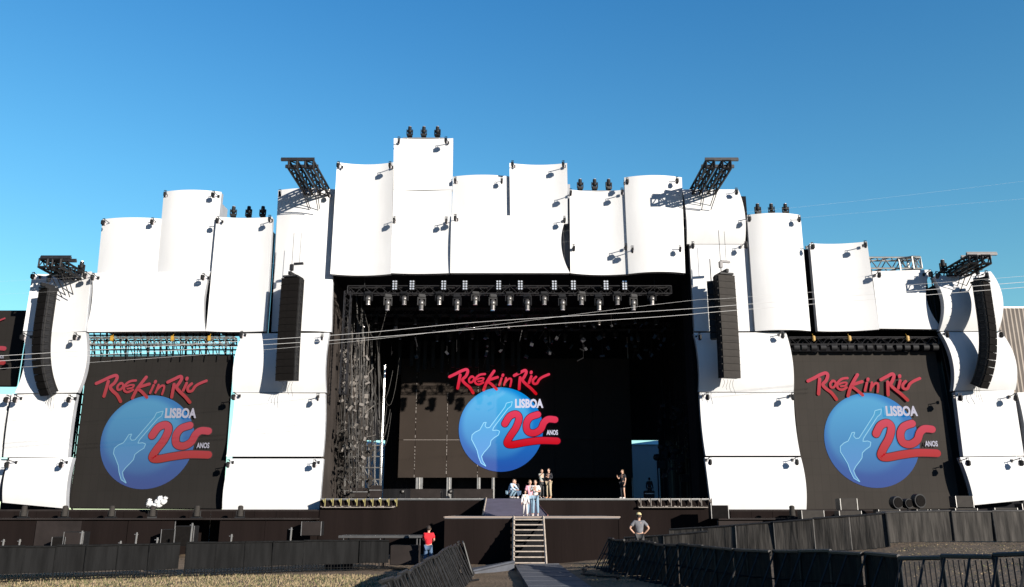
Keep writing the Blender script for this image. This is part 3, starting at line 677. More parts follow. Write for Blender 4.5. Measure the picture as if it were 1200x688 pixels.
# thrust stage, ramp, stairs, walkway
TX0, TX1, TY0, TY1, ZT = P(521, 604, 41).x, P(726, 604, 41).x, 41.0, 49.6, 2.16
th = thing('thrust_stage', 'brown black thrust stage box in front of the main deck', 'stage deck', (0, 0, 0))
m = MB(); m.box(((TX0+TX1)/2, (TY0+TY1)/2, ZT-.05), (TX1-TX0, TY1-TY0, .1)); m.build('deck_top', M_DECK, th)
m = MB(); n = 6
for i in range(n): m.box((TX0+(TX1-TX0)*(i+.5)/n, TY0+.05, (ZT-.1)/2), ((TX1-TX0)/n-.004, .05, ZT-.1))
m.box((TX0+.03, (TY0+TY1)/2, (ZT-.1)/2), (.05, TY1-TY0, ZT-.1)); m.box((TX1-.03, (TY0+TY1)/2, (ZT-.1)/2), (.05, TY1-TY0, ZT-.1))
m.build('skirt', M_SKIRT, th)
m = MB(); m.box(((TX0+TX1)/2, TY0-.01, ZT-.02), (TX1-TX0, .04, .06)); m.box((TX0-.02, 45, ZT-.02), (.04, 8, .05)); m.box((TX1+.02, 45, ZT-.02), (.04, 8, .05)); m.build('edge_trim', mat('pale edge strip', (.30, .24, .2), .7), th)
# ramp
rx0, rx1 = -1.55, 1.35
th = thing('ramp', 'blue grey ramp leading from the thrust stage up to the main deck', 'ramp')
m = MB(); y0, y1 = 45.6, 49.75
a = [(rx0, y0, ZT+.005), (1.9, y0, ZT+.005), (rx1-.1, y1, ZD-.0), (rx0+.05, y1, ZD-.0)]; bt = [(p[0], p[1], ZT+.002) for p in a]
m.face(a); m.face((a[0], a[3], bt[3])); m.face((a[1], a[2], bt[2])); m.face((a[2], a[3], bt[3], bt[2])); m.build('ramp_board', mat('purple grey ramp board', (.12, .11, .15), .6, noise=.2, nscale=2), th)
m = MB(); m.bar(Vector(a[0])+Vector((0, 0, .03)), Vector(a[3])+Vector((0, 0, .03)), .05, 4); m.build('ramp_edge', M_TREAD, th)
m = MB(); m.bar(Vector(a[1])+Vector((0, 0, .03)), Vector(a[2])+Vector((0, 0, .03)), .035, 4); m.build('ramp_edge', mat('red edge tape', (.35, .14, .12), .7), th)
# stairs
sx0, sx1 = P(602, 606, 41).x, P(636.5, 606, 41).x
th = thing('stairs', 'open steel stairs with pale treads up to the thrust stage', 'stairs', ((sx0+sx1)/2, 41, 0))
W = sx1-sx0; n = 9; run = 2.6
for s in (-1, 1):
    m = MB(); m.bar((s*W/2, -.02, ZT), (s*(W/2+.02), -run, .12), .06, 4); m.build('stringer', M_TREAD, th)
for i in range(n):
    t = (i+.6)/n; m = MB(); m.box((0, -run*t, ZT-(ZT-.12)*t), (W-.08, .24, .04)); m.build('tread', M_SKIRT2, th)
    m = MB(); m.box((0, -run*t-.14, ZT-(ZT-.12)*t), (W-.08, .03, .05)); m.build('tread_nosing', M_TREAD, th)
m = MB(); m.face([(-W/2+.06, -.06, .1), (W/2-.06, -.06, .1), (W/2-.06, -.06, ZT-.1), (-W/2+.06, -.06, ZT-.1)]); m.build('back_board', M_BLACKC, th)
m = MB()
for i in range(n-1):
    t = (i+1)/n; m.box((-W/2-.02, -run*t, (ZT*(1-t))/2+.05), (.03, run/n, ZT*(1-t)+.05))
m.build('side_board', M_BLACKC, th)
# walkway
m = MB(); wy = [38.2, 34, 30, 26, 20, 12]; L0 = [(.12+(38.2-y)*.035) for y in wy]; 
for i in range(len(wy)-1):
    for x_, w0 in ((0, 0),):
        xa, xb = L0[i], L0[i+1]; za = .16+gz(xa+1, wy[i]); zb = .16+gz(xb+1, wy[i+1]); wd = 1.95
        m.face(((xa, wy[i], za), (xa+wd, wy[i], za), (xb+wd, wy[i+1], zb), (xb, wy[i+1], zb)))
        m.face(((xa, wy[i], za), (xb, wy[i+1], zb), (xb, wy[i+1], zb-.3), (xa, wy[i], za-.3)))
        m.face(((xa+wd, wy[i], za), (xb+wd, wy[i+1], zb), (xb+wd, wy[i+1], zb-.3), (xa+wd, wy[i], za-.3)))
m.face(((L0[0], wy[0], .16), (L0[0]+1.95, wy[0], .2), (L0[0]+1.95, wy[0], -.1), (L0[0], wy[0], -.1)))
for i in range(11):
    y = 37-i*1.9; xa = .12+(38.2-y)*.035; m.box((xa+.97, y, .163+gz(xa+1, y)), (1.93, .03, .012))
o = m.build('walkway', M_WALK); o['kind'] = 'structure'
m = MB(); m.face(((-1.9, 34.2, .04), (.1, 36.5, .34), (.1, 38, .34), (-1.9, 37.2, .04))); m.face(((-1.9, 34.2, .04), (.1, 36.5, .34), (.1, 36.5, 0), (-1.9, 34.2, 0))); m.bar((-1.9, 34.15, .06), (.1, 36.45, .36), .05, 4)
tag(m.build('side_ramp', M_WALK), 'low dark ramp sloping up to the left side of the walkway', 'ramp')

# ------------------------------------------------------------------ interior: back screen with logo
YS = 65.6
c = [P(466, 420, YS), P(742, 420, YS), P(742, 560, YS), P(466, 560, YS)]; zt_, zb_ = c[0].z, c[2].z; xa, xb = c[3].x, c[2].x
th = thing('led_screen', 'large LED wall at the back of the stage with the bright festival logo', 'screen', ((xa+xb)/2, YS, zb_)); W = xb-xa; H = zt_-zb_
m = MB(); nc = 8; xs = [487, 524, 560]
seams = [P(x, 500, YS).x-(xa+xb)/2 for x in (487, 524, 560)]; ed = [-W/2]+seams+[seams[-1]+(W/2-seams[-1])*k/4 for k in (1, 2, 3)]+[W/2]
zh = P(600, 515.5, YS).z-zb_
for a, b in zip(ed, ed[1:]):
    for z0, z1 in ((0, zh), (zh, H)):
        m.box(((a+b)/2, .05, (z0+z1)/2), (b-a-.03, .1, z1-z0-.03))
m.build('screen_tile', mat('back led tiles', (.032, .025, .0205), .85, noise=.1, nscale=.6, spec=.1), th)
m = MB()
for s in seams:
    for j in range(34):
        if random.random() < .75: m.box((s, -.02, H*(j+.5)/34), (random.uniform(.03, .07), .03, H/34*random.uniform(.3, .95)))
m.box((-W/2*.36-2.2, .0, zh), (W*.36, .02, .04)); m.build('lit_gap_strip', mat('pale seam', (.17, .15, .135), .6), th)  # pale bits paint in the lit gaps between the tiles
m = MB(); m.box((0, .35, H/2), (W, .3, H)); m.build('frame', M_BLACK, th)
o = P(587, 502.9, YS)-Vector(th.location); e = P(588, 502.9, YS)-P(587, 502.9, YS); z = P(587, 502.4, YS).z-P(587, 503.4, YS).z
logo(th, Vector((o.x, -.02, o.z)), e.x, z, 'centre')
# white pole and side poles
for (x, y0, y1, r, Y, mt, lb) in ((451, 428, 583, .10, 61, M_ALU, 'bright white pole left of the back LED wall'), (735, 395, 583, .06, 66, M_STEEL, 'thin grey pole right of the back LED wall')):
    a = P(x, y0, Y); m = MB(); m.bar((0, 0, a.z-ZD), (0, 0, 0), r, 8); m.box((0, 0, .03), (.5, .5, .06)); o = m.build('pole', mt, None, (a.x, Y, ZD)); tag(o, lb, 'pole')
# backstage tents
for (x0, x1, yt, lb) in ((395, 462, 517.5, 'white backstage tent seen through the left rear opening'), (736, 812, 516.6, 'white backstage tent seen through the right rear opening')):
    a, b = P(x0, yt, 80), P(x1, yt, 80); th = thing('backstage_tent', lb, 'tent', ((a.x+b.x)/2, 80, 0)); W = b.x-a.x
    m = MB(); m.box((0, 2, (a.z-.35)/2), (W, 4, a.z-.35)); m.build('wall', M_WHITE, th)
    m = MB(); r_ = [(-W/2-.2, -.1, a.z-.35), (W/2+.2, -.1, a.z-.35), (W/2+.2, 4, a.z-.35), (-W/2-.2, 4, a.z-.35), (0, 2, a.z+.2)]
    for i in range(4): m.face((r_[i], r_[(i+1) % 4], r_[4]))
    m.build('roof', M_WHITE, th)
a = 12.2; th = thing('added_shade_wall', 'added unseen wall behind the right screen, shading the right rear tent', 'wall', (a, 70, 0))  # unseen wall added to keep sun off the right rear tent
m = MB(); m.box((13, 0, 6.5), (26, .3, 13)); m.build('wall', M_BLACKC, th)
m = MB()
for i in range(7): m.bar((.5+i*4.1, .4, 0), (.5+i*4.1, .4, 13), .08, 6)
m.bar((.5, .4, 12.8), (25.1, .4, 12.8), .08, 6); m.build('frame', M_DARKM, th)
# risers and monitors behind
def riser(label, x0, x1, y0, y1, Y, mt=None, feet=True):
    a = P(x0, y0, Y); b = P(x1, y1, Y); W = b.x-a.x; H = a.z-ZD
    th = thing('stage_riser', label, 'riser', ((a.x+b.x)/2, Y, ZD))
    m = MB(); m.box((0, .8, H-.05), (W, 1.6, .1)); m.build('top_board', M_SKIRT2, th)
    m = MB(); m.box((0, .03, H*.55), (W, .05, H*.78)); m.build('front_board', mt or M_SKIRT2, th)
    for s in (-1, 1):
        m = MB(); m.bar((s*(W/2-.05), .1, 0), (s*(W/2-.05), .1, H), .04, 6); m.build('leg', M_STEEL, th)
riser('wide dark riser at the back of the stage, left one', 481, 516, 573, 584, 57)
riser('wide dark riser at the back of the stage, below the logo', 532, 577, 573, 584, 57)
for i, x in enumerate((472, 490, 503, 515, 528, 541, 552, 564, 574)):
    a = P(x, 572, 62); th = thing('floor_lamp', 'small round floor lamp under the back LED wall', 'stage lamp', (a.x, 62, ZD), 0, 'row of floor lamps under the back screen')
    m = MB(); m.box((0, 0, .05), (.4, .3, .1)); m.bar((-.2, 0, .1), (-.2, 0, .7), .03); m.bar((.2, 0, .1), (.2, 0, .7), .03); m.build('yoke', M_BLACK, th)
    m = MB(); m.ball((0, 0, .65), (.36, .36, .36)); m.build('lamp_head', M_BLACK, th)
    m = MB(); m.ball((0, -.12, .65), (.24, .2, .24)); m.build('lens', M_CHROME, th)
for x, w_ in ((491, .5), (526, .35), (561, .25), (578, .2)):
    a = P(x, 583, 63.5); m = MB(); m.box((0, 0, .85), (w_, .2, 1.7)); m.bar((0, -.12, 0), (0, -.12, 1.7), .04, 5)
    tag(m.build('screen_support', M_STEEL, None, (a.x, 63.5, ZD)), 'pale support leg under the back LED wall', 'support', 'support legs under the back screen')

# roof trusses with blinders and movers
YT = 52.0
def roof_truss(label, y, Y, x0, x1):
    a = P(x0, y, Y); b = P(x1, y, Y); th = thing('lighting_truss', label, 'truss', (0, 0, 0))
    m = MB(); m.truss(a, b, .5, .04, seg=40); m.build('truss', M_DARKM, th)
    m = MB()
    for t in (.05, .3, .5, .7, .95): q = a.lerp(b, t); m.bar(q, (q.x, q.y, ZR+.1), .025, 4)
    m.build('hoist_chain', M_DARKM, th)
roof_truss('front lighting truss under the stage roof', 340.5, YT, 408, 786)
roof_truss('second lighting truss deeper under the stage roof', 366, 57.5, 412, 790)
roof_truss('third lighting truss deep under the stage roof', 383, 61.5, 420, 790)
m = MB(); a = P(408, 342, YT); m.truss(a, (a.x, a.y, 9.5), .4, .035, seg=18)
tag(m.build('truss_upright', M_DARKM), 'thin truss upright hanging at the left end of the front lighting truss', 'truss')
first = None
for i, x in enumerate((462.8, 483, 520, 545, 584.4, 609.7, 649.5, 671.8, 710, 731.8)):
    p = P(x, 334.5, YT-.35)
    if first is None:
        th = thing('blinder_light', 'eight cell blinder light on top of the front lighting truss', 'blinder light', p, 0, 'blinder lights on the front lighting truss')
        m = MB(); m.box((0, 0, 0), (.36, .14, .66), bev=.02); m.build('lamp_housing', M_BLACK, th)
        for a_ in (-1, 1):
            for b_ in range(4):
                m = MB(); m.cyl((a_*.085, -.085, -.24+b_*.16), .06, .04, 'Y', 12); m.build('lamp_cell', M_CELL, th)
        m = MB(); m.bar((0, .1, -.3), (0, .2, -.6), .03); m.build('clamp', M_DARKM, th)
        first = th
    else: th = copy_tree(first); th.location = p
hang = mover('moving_head', 'silver domed moving head hanging from the front lighting truss', 'moving head light', 'moving heads on the front lighting truss', M_CHROME, M_LENS)
xs = (432, 454.6, 474, 494, 515, 535.7, 557, 577.5, 597, 618, 637.6, 659, 681, 701.6, 723, 741.7, 763.7)
for i, x in enumerate(xs):
    o = hang if i == 0 else copy_tree(hang)
    o.rotation_euler = (math.pi, 0, random.uniform(-.4, .4)); o.scale = (1.3, 1.3, 1.15+.25*(i % 2)); o.location = P(x, 345 if i % 2 else 342, YT-.25-.3*(i % 2))
small = mover('moving_head', 'small dark moving head hanging from the deeper lighting trusses', 'moving head light', 'moving heads on the deeper lighting trusses', M_SPKG, M_LENS)
k = 0
for (y, Y, n) in ((369, 57.5, 17), (386, 61.5, 17)):
    for i in range(n):
        o = small if k == 0 else copy_tree(small); k += 1
        o.rotation_euler = (math.pi, 0, random.uniform(-1, 1)); o.location = P(424+i*21.5+random.uniform(-5, 5), y, Y-.2); o.scale = (.9, .9, random.uniform(.8, 1.3))
# dark hanging strips above the LED wall
for i in range(15):
    x = 470+i*10+random.uniform(-3, 3); a = P(x, 410, 64.6); h = random.uniform(.5, 1.5)
    th = thing('strip_light', 'black strip lamp hanging above the back LED wall', 'strip light', a, 0, 'strip lamps hanging above the back LED wall')
    m = MB(); m.box((0, 0, -h/2), (.28, .25, h+1.4), bev=.04); m.build('lamp_housing', M_BLACK, th)
    m = MB(); m.bar((0, 0, h*.2), (0, 0, ZR-a.z), .02, 4); m.build('hanger', M_DARKM, th)

# hanging cables at the left side of the stage
def hang_cables(label, xr, yr0, yr1, Yr, n, seed):
    rnd = random.Random(seed); m = MB()
    for _ in range(n):
        x = rnd.uniform(*xr); Y = rnd.uniform(*Yr); p = P(x, yr0+rnd.uniform(-8, 60), Y); q = P(x+rnd.uniform(-4, 4), yr1-rnd.uniform(0, 90), Y)
        pts = [p.lerp(q, t/8)+Vector((rnd.uniform(-.05, .05), rnd.uniform(-.05, .05), 0)) for t in range(9)]; m.tube(pts, rnd.uniform(.012, .03), 4)
    for _ in range(int(n*1.2)):
        x = rnd.uniform(*xr); y = rnd.uniform(yr0+60, yr1-10); p = P(x, y, rnd.uniform(*Yr)); m.box(p, (rnd.uniform(.05, .16), .12, rnd.uniform(.12, .4)), Matrix.Rotation(rnd.uniform(-.5, .5), 3, 'Y'))
    for _ in range(7):
        x0 = rnd.uniform(*xr); y0 = rnd.uniform(yr0, yr0+120); w_ = rnd.uniform(12, 30); dr = rnd.uniform(20, 60); Y = rnd.uniform(*Yr)
        pts = [P(x0+w_*t/10, y0+dr*4*(t/10)*(1-t/10), Y) for t in range(11)]; m.tube(pts, .018, 4)
    tag(m.build('hanging_cables', M_CABLE), label, 'cables')
hang_cables('tangle of cables and connectors hanging inside the left edge of the stage', (402, 428), 350, 584, (54, 58), 34, 5)
hang_cables('loose cable loops hanging left of the back LED wall', (425, 446), 380, 545, (58, 61), 18, 9)
def clutter(label, xr, yr, Yr, n, seed, mt):
    rnd = random.Random(seed); m = MB()
    for _ in range(n):
        p = P(rnd.uniform(*xr), rnd.uniform(*yr), rnd.uniform(*Yr)); k = rnd.random(); rt = Matrix.Rotation(rnd.uniform(-.8, .8), 3, 'Y')
        if k < .5: m.box(p, (rnd.uniform(.08, .35), .2, rnd.uniform(.08, .3)), rt)
        elif k < .8: m.bar(p, p+Vector((rnd.uniform(-.6, .6), rnd.uniform(-.3, .3), rnd.uniform(-.8, .8))), rnd.uniform(.015, .035), 4)
        else: m.box(p, (rnd.uniform(.1, .2), .2, rnd.uniform(.2, .45)), rt)
        if rnd.random() < .5: m.bar(p, (p.x, p.y, p.z+rnd.uniform(.5, 2.5)), .012, 4)
    tag(m.build('rigging_clutter', mt), label, 'rigging', kind='stuff')
clutter('dense cluster of lamps and connectors low inside the left edge of the stage', (392, 436), (500, 582), (54, 59), 150, 21, M_SPKG)
clutter('thin scatter of pale clamps and shackles on the cables at the left of the stage', (400, 432), (400, 540), (54, 57), 70, 22, mat('pale clamp metal', (.22, .20, .18), .6, .3))
clutter('dark cluster of rigging inside the right edge of the stage', (772, 812), (470, 560), (56, 62), 70, 23, M_BLACK)
clutter('dark rigging and cabling hanging deep under the stage roof', (430, 790), (352, 420), (56, 63), 150, 24, M_DARKM)
m = MB()
for i in range(7):
    x = 404+i*7; m.bar(P(x, 520, 58), P(x, 583, 58), .05, 5)
for y in (522, 535, 548, 562, 575): m.bar(P(402, y, 58), P(448, y, 58), .04, 5)
for i in range(6): m.bar(P(404+i*7, 522+i*8, 58.05), P(411+i*7, 535+i*8, 58.05), .03, 4)
tag(m.build('scaffold_stand', M_STEEL), 'low scaffold stand inside the left edge of the stage', 'scaffolding')
m = MB()
rnd = random.Random(4)
for i in range(5):
    x = rnd.uniform(768, 800); y = rnd.uniform(520, 560); p = P(x, y, 60); m.ball(p, (.6, .4, .5)); m.bar(p, (p.x, p.y, ZD), .05, 5)
    m.box(p+Vector((.3, 0, -.5)), (.5, .4, .5))
tag(m.build('lamp_rig', M_BLACK), 'dark cluster of lamps on stands inside the right edge of the stage', 'lamp rig')
for (x0, x1, y0, lb) in ((414, 432, 572, 'dark equipment case at the left edge of the main deck'), (434, 447, 569, 'tall dark equipment case beside the white pole'), (755, 766, 575, 'dark equipment case in the right rear opening')):
    a = P(x0, y0, 55); b = P(x1, y0, 55); W = b.x-a.x; th = thing('equipment_case', lb, 'case', ((a.x+b.x)/2, 55, ZD)); H = a.z-ZD
    m = MB(); m.box((0, 0, H/2+.05), (W, .8, H-.1), bev=.04); m.build('case_body', M_SKIRT2, th)
    m = MB(); m.box((0, 0, H*.66), (W+.02, .82, .04)); m.build('lid_seam', M_STEEL, th)
    for s in (-1, 1):
        m = MB(); m.cyl((s*W*.38, -.3, .05), .05, .04, 'X', 10); m.build('wheel', M_BLACK, th)

# ------------------------------------------------------------------ things on the wings
for x, w_ in ((27, 'first'), (75, 'second'), (130, 'third'), (178, 'fourth'), (230, 'fifth'), (281, 'sixth')):
    a = P(x, 608.5, 48.2); th = thing('footlight', 'round dark footlight on the left ledge, %s from the left picture edge' % w_, 'footlight', (a.x, 48.2, 2.02), random.uniform(-.4, .4), 'footlights on the left ledge')
    m = MB(); m.box((0, 0, .04), (.5, .4, .08)); m.build('base', M_BLACK, th)
    m = MB(); m.cyl((0, 0, .36), .17, .5, 'Z', 16, .14); m.ball((0, 0, .6), (.3, .3, .2)); m.build('lamp_head', M_SPKG, th)
    m = MB(); m.bar((-.22, 0, .09), (.22, 0, .09), .025); m.bar((-.22, 0, .09), (-.22, 0, .4), .025); m.bar((.22, 0, .09), (.22, 0, .4), .025); m.build('yoke', M_BLACK, th)
o = None
for x in (933, ):
    a = P(x-4, 608, 48.2); th = thing('footlight', 'round dark footlight on the right ledge in front of the lowest white panel', 'footlight', (a.x, 48.2, 2.02), .3, 'footlights on the right ledge')
    m = MB(); m.box((0, 0, .04), (.5, .4, .08)); m.build('base', M_BLACK, th)
    m = MB(); m.cyl((0, 0, .36), .17, .5, 'Z', 16, .14); m.ball((0, 0, .6), (.3, .3, .2)); m.build('lamp_head', M_SPKG, th)
def speaker_box(label, x0, x1, y0, y1, Y, group, mt=M_SPKG, tilt=0):
    a = P(x0, y0, Y); b = P(x1, y1, Y); W = b.x-a.x; H = a.z-b.z
    th = thing('speaker_box', label, 'speaker', ((a.x+b.x)/2, Y, b.z), tilt, group)
    m = MB(); m.box((0, .35, H/2), (W, .7, H*.98), bev=.02); m.build('case_body', M_BLACK, th)
    m = MB(); m.box((0, -.03, H/2), (W*.97, .03, H*.92), bev=.008); m.build('grille', mt, th)
    m = MB(); m.box((W/2, -.04, H/2), (.03, .05, H*.97)); m.build('edge_strip', M_STEEL, th); m = MB(); m.box((-W/2, -.04, H/2), (.03, .05, H*.97)); m.build('edge_strip', M_STEEL, th)
G_ = 'speaker boxes along the front of the right wing'
speaker_box('dark speaker box at the right corner of the main deck', 833, 854, 592, 608, 47.7, G_, M_SPK)
speaker_box('low speaker box behind the curved barrier, beside the lowest white panel', 939, 966, 598, 611, 46.5, G_)
speaker_box('upper speaker box of the stack at the foot of the right screen, left stack', 984, 1005, 584, 598, 46.5, G_)
speaker_box('lower speaker box of the stack at the foot of the right screen, left stack', 983, 1010, 598.5, 611, 46.5, G_)
speaker_box('low single speaker box under the middle of the right screen', 1029, 1055, 597, 608, 46.5, G_)
speaker_box('narrow speaker box under the right half of the right screen', 1074, 1088, 597, 608, 46.5, G_)
speaker_box('second narrow speaker box under the right half of the right screen', 1090, 1101, 597, 608, 46.6, G_)
speaker_box('upper speaker box of the stack beside the lowest far right panel', 1119, 1141, 581, 595, 46.5, G_)
speaker_box('lower speaker box of the stack beside the lowest far right panel', 1119, 1146, 595.5, 606, 46.5, G_)
speaker_box('low speaker box near the right picture edge', 1165, 1193, 595, 605, 46.5, G_)
speaker_box('dark speaker box cut by the right picture edge', 1197, 1225, 590, 606, 46.5, G_, M_SPK)
for (x, y, r, lb) in ((1050, 589, .34, 'round black lamp head at the foot of the right screen, left one'), (1063, 590, .26, 'small round black lamp head between two larger ones under the right screen'), (1076, 587, .38, 'large round black lamp head at the foot of the right screen, right one')):
    p = P(x, y, 47.2); th = thing('stand_light', lb, 'stage lamp', (p.x, 47.2, 2.0), .3, 'stand lights under the right screen')
    m = MB(); m.bar((0, 0, 0), (0, 0, p.z-2.0), .06); m.box((0, 0, .04), (.5, .5, .08)); m.build('stand', M_BLACK, th)
    m = MB(); m.cyl((0, 0, p.z-2.0), r, .34, 'Y', 20); m.ball((0, .12, p.z-2.0), (r*1.7, .5, r*1.7)); m.build('lamp_head', M_BLACK, th)
    m = MB(); m.cyl((0, -.19, p.z-2.0), r*.8, .03, 'Y', 20); m.build('lens', M_SPK, th)
# crumpled white cover with camera at the foot of the left screen
p = P(180, 595, 49.2); th = thing('covered_camera', 'camera under a crumpled white cover at the foot of the left screen', 'camera', (p.x, 49.2, 2.5))
m = MB(); rnd = random.Random(2)
for (x, z, d) in ((.25, .35, .55), (.5, .45, .4), (-.25, .3, .4), (.3, .62, .3), (-.3, .5, .22), (.62, .62, .22), (0, .2, .35)): m.ball((x, 0, z), (d, .35, d*.9), Matrix.Rotation(rnd.random(), 3, 'Y'))
for v in m.bm.verts: v.co += Vector((rnd.uniform(-.04, .04),)*3)
m.build('white_cover', M_WHITE, th)
m = MB(); m.box((-.35, .1, .3), (.3, .4, .26), Matrix.Rotation(.5, 3, 'Y'), .03); m.bar((-.1, .1, 0), (-.1, .1, .5), .05); m.build('camera_body', M_BLACK, th)
# underside items at left
for (x0, x1, y0, y1, lb) in ((62, 75, 629, 648, 'black speaker box under the left ledge, left one'), (76, 96, 623, 646, 'dark brown case leaning below the left ledge'), (190, 204, 620, 641, 'black speaker box under the left ledge, right one'), (206, 226, 616, 640, 'dark brown case beside the right black speaker box under the left ledge'), (354, 376, 611, 628, 'flat dark speaker box below the lowest left tower panel')):
    speaker_box(lb, x0, x1, y0, y1, 46.6, 'boxes below the left ledge', M_SPK if 'black' in lb else M_SKIRT2)
rnd = random.Random(8)
for x, y0, y1, Y in ((4, 632, 655, 44), (23, 632, 655, 45), (52, 640, 668, 36), (96, 622, 650, 44), (141, 634, 650, 45), (160, 624, 648, 44), (184, 630, 663, 40), (225, 613, 642, 44), (271, 626, 642, 44), (341, 618, 634, 44)):
    a = P(x, y0, Y); m = MB(); m.bar((0, 0, 0), (.03, 0, a.z), .045, 6); m.box((0, 0, .02), (.25, .25, .04)); m.bar((-.1, 0, a.z-.1), (.1, 0, a.z-.1), .02, 4)
    tag(m.build('scaffold_pole', M_STEEL, None, (a.x, Y, 0)), 'short steel pole standing behind the left crowd fence', 'pole', 'steel poles behind the left crowd fence')

# ------------------------------------------------------------------ crowd barriers
def barrier(label, pts, h, mt, group, cloth_=True, brace=0, open_=False, seg=1.0, top=M_RAIL, gap=.04):
    """a run of joined barrier sections: one thing, each section a part"""
    th = thing('crowd_barrier', label, 'barrier', (pts[0][0], pts[0][1], gz(*pts[0])), 0, group); O = Vector(th.location)
    run = []
    for a, b in zip(pts, pts[1:]):
        a = Vector(a); b = Vector(b); n = max(1, round((b-a).length/seg)); run += [a.lerp(b, i/n) for i in range(n)]
    run.append(Vector(pts[-1]))
    rnd = random.Random(len(run))
    for a, b in zip(run, run[1:]):
        A = Vector((a.x, a.y, gz(a.x, a.y)))-O; Bq = Vector((b.x, b.y, gz(b.x, b.y)))-O; U = Vector((0, 0, h)); d = (Bq-A); nrm = Vector((d.y, -d.x, 0)).normalized()
        if brace: nrm *= (1 if brace > 0 else -1)
        ln = nrm*rnd.uniform(-.04, .04); U = U*rnd.uniform(.97, 1.03)+ln; A = A+nrm*rnd.uniform(-.05, .05)+Vector((0, 0, rnd.uniform(-.02, .02))); Bq = Bq+nrm*rnd.uniform(-.05, .05)+Vector((0, 0, rnd.uniform(-.02, .02)))
        if not open_:
            m = MB(); n = 5; off = [rnd.uniform(-.02, .02) for _ in range(n+1)]
            for i in range(n):
                p = A.lerp(Bq, i/n)+nrm*off[i]; q = A.lerp(Bq, (i+1)/n)+nrm*off[i+1]
                m.face((p+Vector((0, 0, gap)), q+Vector((0, 0, gap)), q+U*.97, p+U*.97))
            m.build('cover_panel', mt, th)
            if gap > .1:
                m = MB(); m.bar(A+Vector((0, 0, .06)), Bq+Vector((0, 0, .06)), .025, 4)
                for i in range(1, 9): p = A.lerp(Bq, i/9); m.bar(p+Vector((0, 0, .06)), p+Vector((0, 0, gap+.05)), .014, 4)
                m.bar(A+Vector((0, 0, gap*.55)), Bq+Vector((0, 0, gap*.55)), .014, 4); m.build('bars', M_RAILB, th)
        else:
            m = MB(); n = 9
            for i in range(1, n): p = A.lerp(Bq, i/n); m.bar(p+Vector((0, 0, .1)), p+U*.95, .012, 4)
            m.bar(A+U*.5, Bq+U*.5, .02, 4); m.bar(A+U*.1, Bq+U*.1, .02, 4); m.build('bars', M_DARKM, th)
        m = MB(); m.bar(A+U, Bq+U, .04, 6); m.bar(A+Vector((0, 0, .03)), A+U, .03, 6); m.build('rail', top, th)
        if brace:
            m = MB()
            for t in (.08, .58):
                p = A.lerp(Bq, t); m.bar(p+U*.97-nrm*.03, p-nrm*.6+Vector((0, 0, .03)), .022, 5); m.bar(p+U*.5, p-nrm*.3+U*.5, .015, 4)
                m.bar(p-nrm*.03+Vector((0, 0, .05)), p-nrm*.6+Vector((0, 0, .05)), .02, 4)
            m.build('brace', M_RAIL, th)
    return th
barrier('long black braced crowd barrier curving from the thrust stage to the right foreground', [(3.75, 34), (4.6, 27.5), (5.6, 20.5), (6.9, 15.5)], 1.15, M_FENCE, None, brace=-1, top=M_RAIL)
barrier('open barred end section of the right foreground barrier', [(6.9, 15.5), (8.2, 13.2), (10.6, 11.0)], 1.15, M_FENCE, None, open_=True, brace=-1, top=M_DARKM)
barrier('black ribbed crowd barrier in the left foreground beside the walkway', [(-2.05, 34.6), (-2.12, 26), (-2.16, 19), (-2.2, 13)], 1.22, M_FENCE, None, brace=1)
m = MB(); m.face(((0, 0, 0), (.5, -1.6, 0), (.12, -1.5, 1.22), (0, 0, 1.24))); m.face(((0.03, 0.03, 0), (.53, -1.57, 0), (.15, -1.47, 1.22), (0.03, 0.03, 1.24)))
m.bar((0, 0, 1.24), (.12, -1.5, 1.22), .03); m.bar((.12, -1.5, 1.22), (.5, -1.6, 0), .03)
tag(m.build('barrier_end_plate', mat('pale grey plate', (.10, .10, .095), .7, noise=.3, nscale=2), None, (-1.98, 34.7, .01)), 'pale grey angled plate at the far end of the left foreground barrier', 'barrier')
barrier('dusty grey cloth covered barrier curving between the right barrier and the speaker boxes', [(6.3, 34.6), (8.6, 33.2), (11.2, 32.0), (13.5, 31.0), (14.0, 32.4)], 1.2, M_FENCEG, None, seg=1.2)
barrier('dusty grey barrier section in front of the curving cloth covered one', [(4.4, 34.0), (5.8, 33.0), (7.3, 32.2)], 1.12, M_FENCEG, None, seg=1.2)
barrier('grey mesh crowd fence on the raised grass at the far right', [(14.2, 33.5), (17, 33.2), (20, 32.9), (23.5, 32.6)], 1.15, M_FENCEG, None, seg=1.9, top=M_RAIL)
barrier('dark crowd fence in front of the left wing, cut by the left picture edge', [(-22.5, 29.4), (-19, 29.8), (-15.5, 31.6), (-12.6, 32.9)], 1.2, M_FENCE, None, seg=1.1, top=M_RAILB, gap=.3)
barrier('dark crowd fence between the left wing and the thrust stage', [(-12.3, 32.8), (-9.5, 34.5), (-6.4, 36.5), (-5.2, 36.6)], 1.22, M_FENCE, None, seg=1.1, top=M_RAILB, gap=.3)
for k, (x, y, lb) in enumerate(((3.1, 36.6, 'black cable loom snaking over the ground right of the walkway'), (-1.2, 31.5, 'black cable loom on the ground left of the walkway'))):
    rnd = random.Random(30+k); m = MB(); px_, py_ = x, y; pts = []
    for i in range(14): pts.append((px_, py_, gz(px_, py_)+.04)); px_ += rnd.uniform(-.25, .3); py_ -= .55
    m.tube(catmull(pts, 3), .035, 6); tag(m.build('cable_loom', M_BLACK), lb, 'cable')
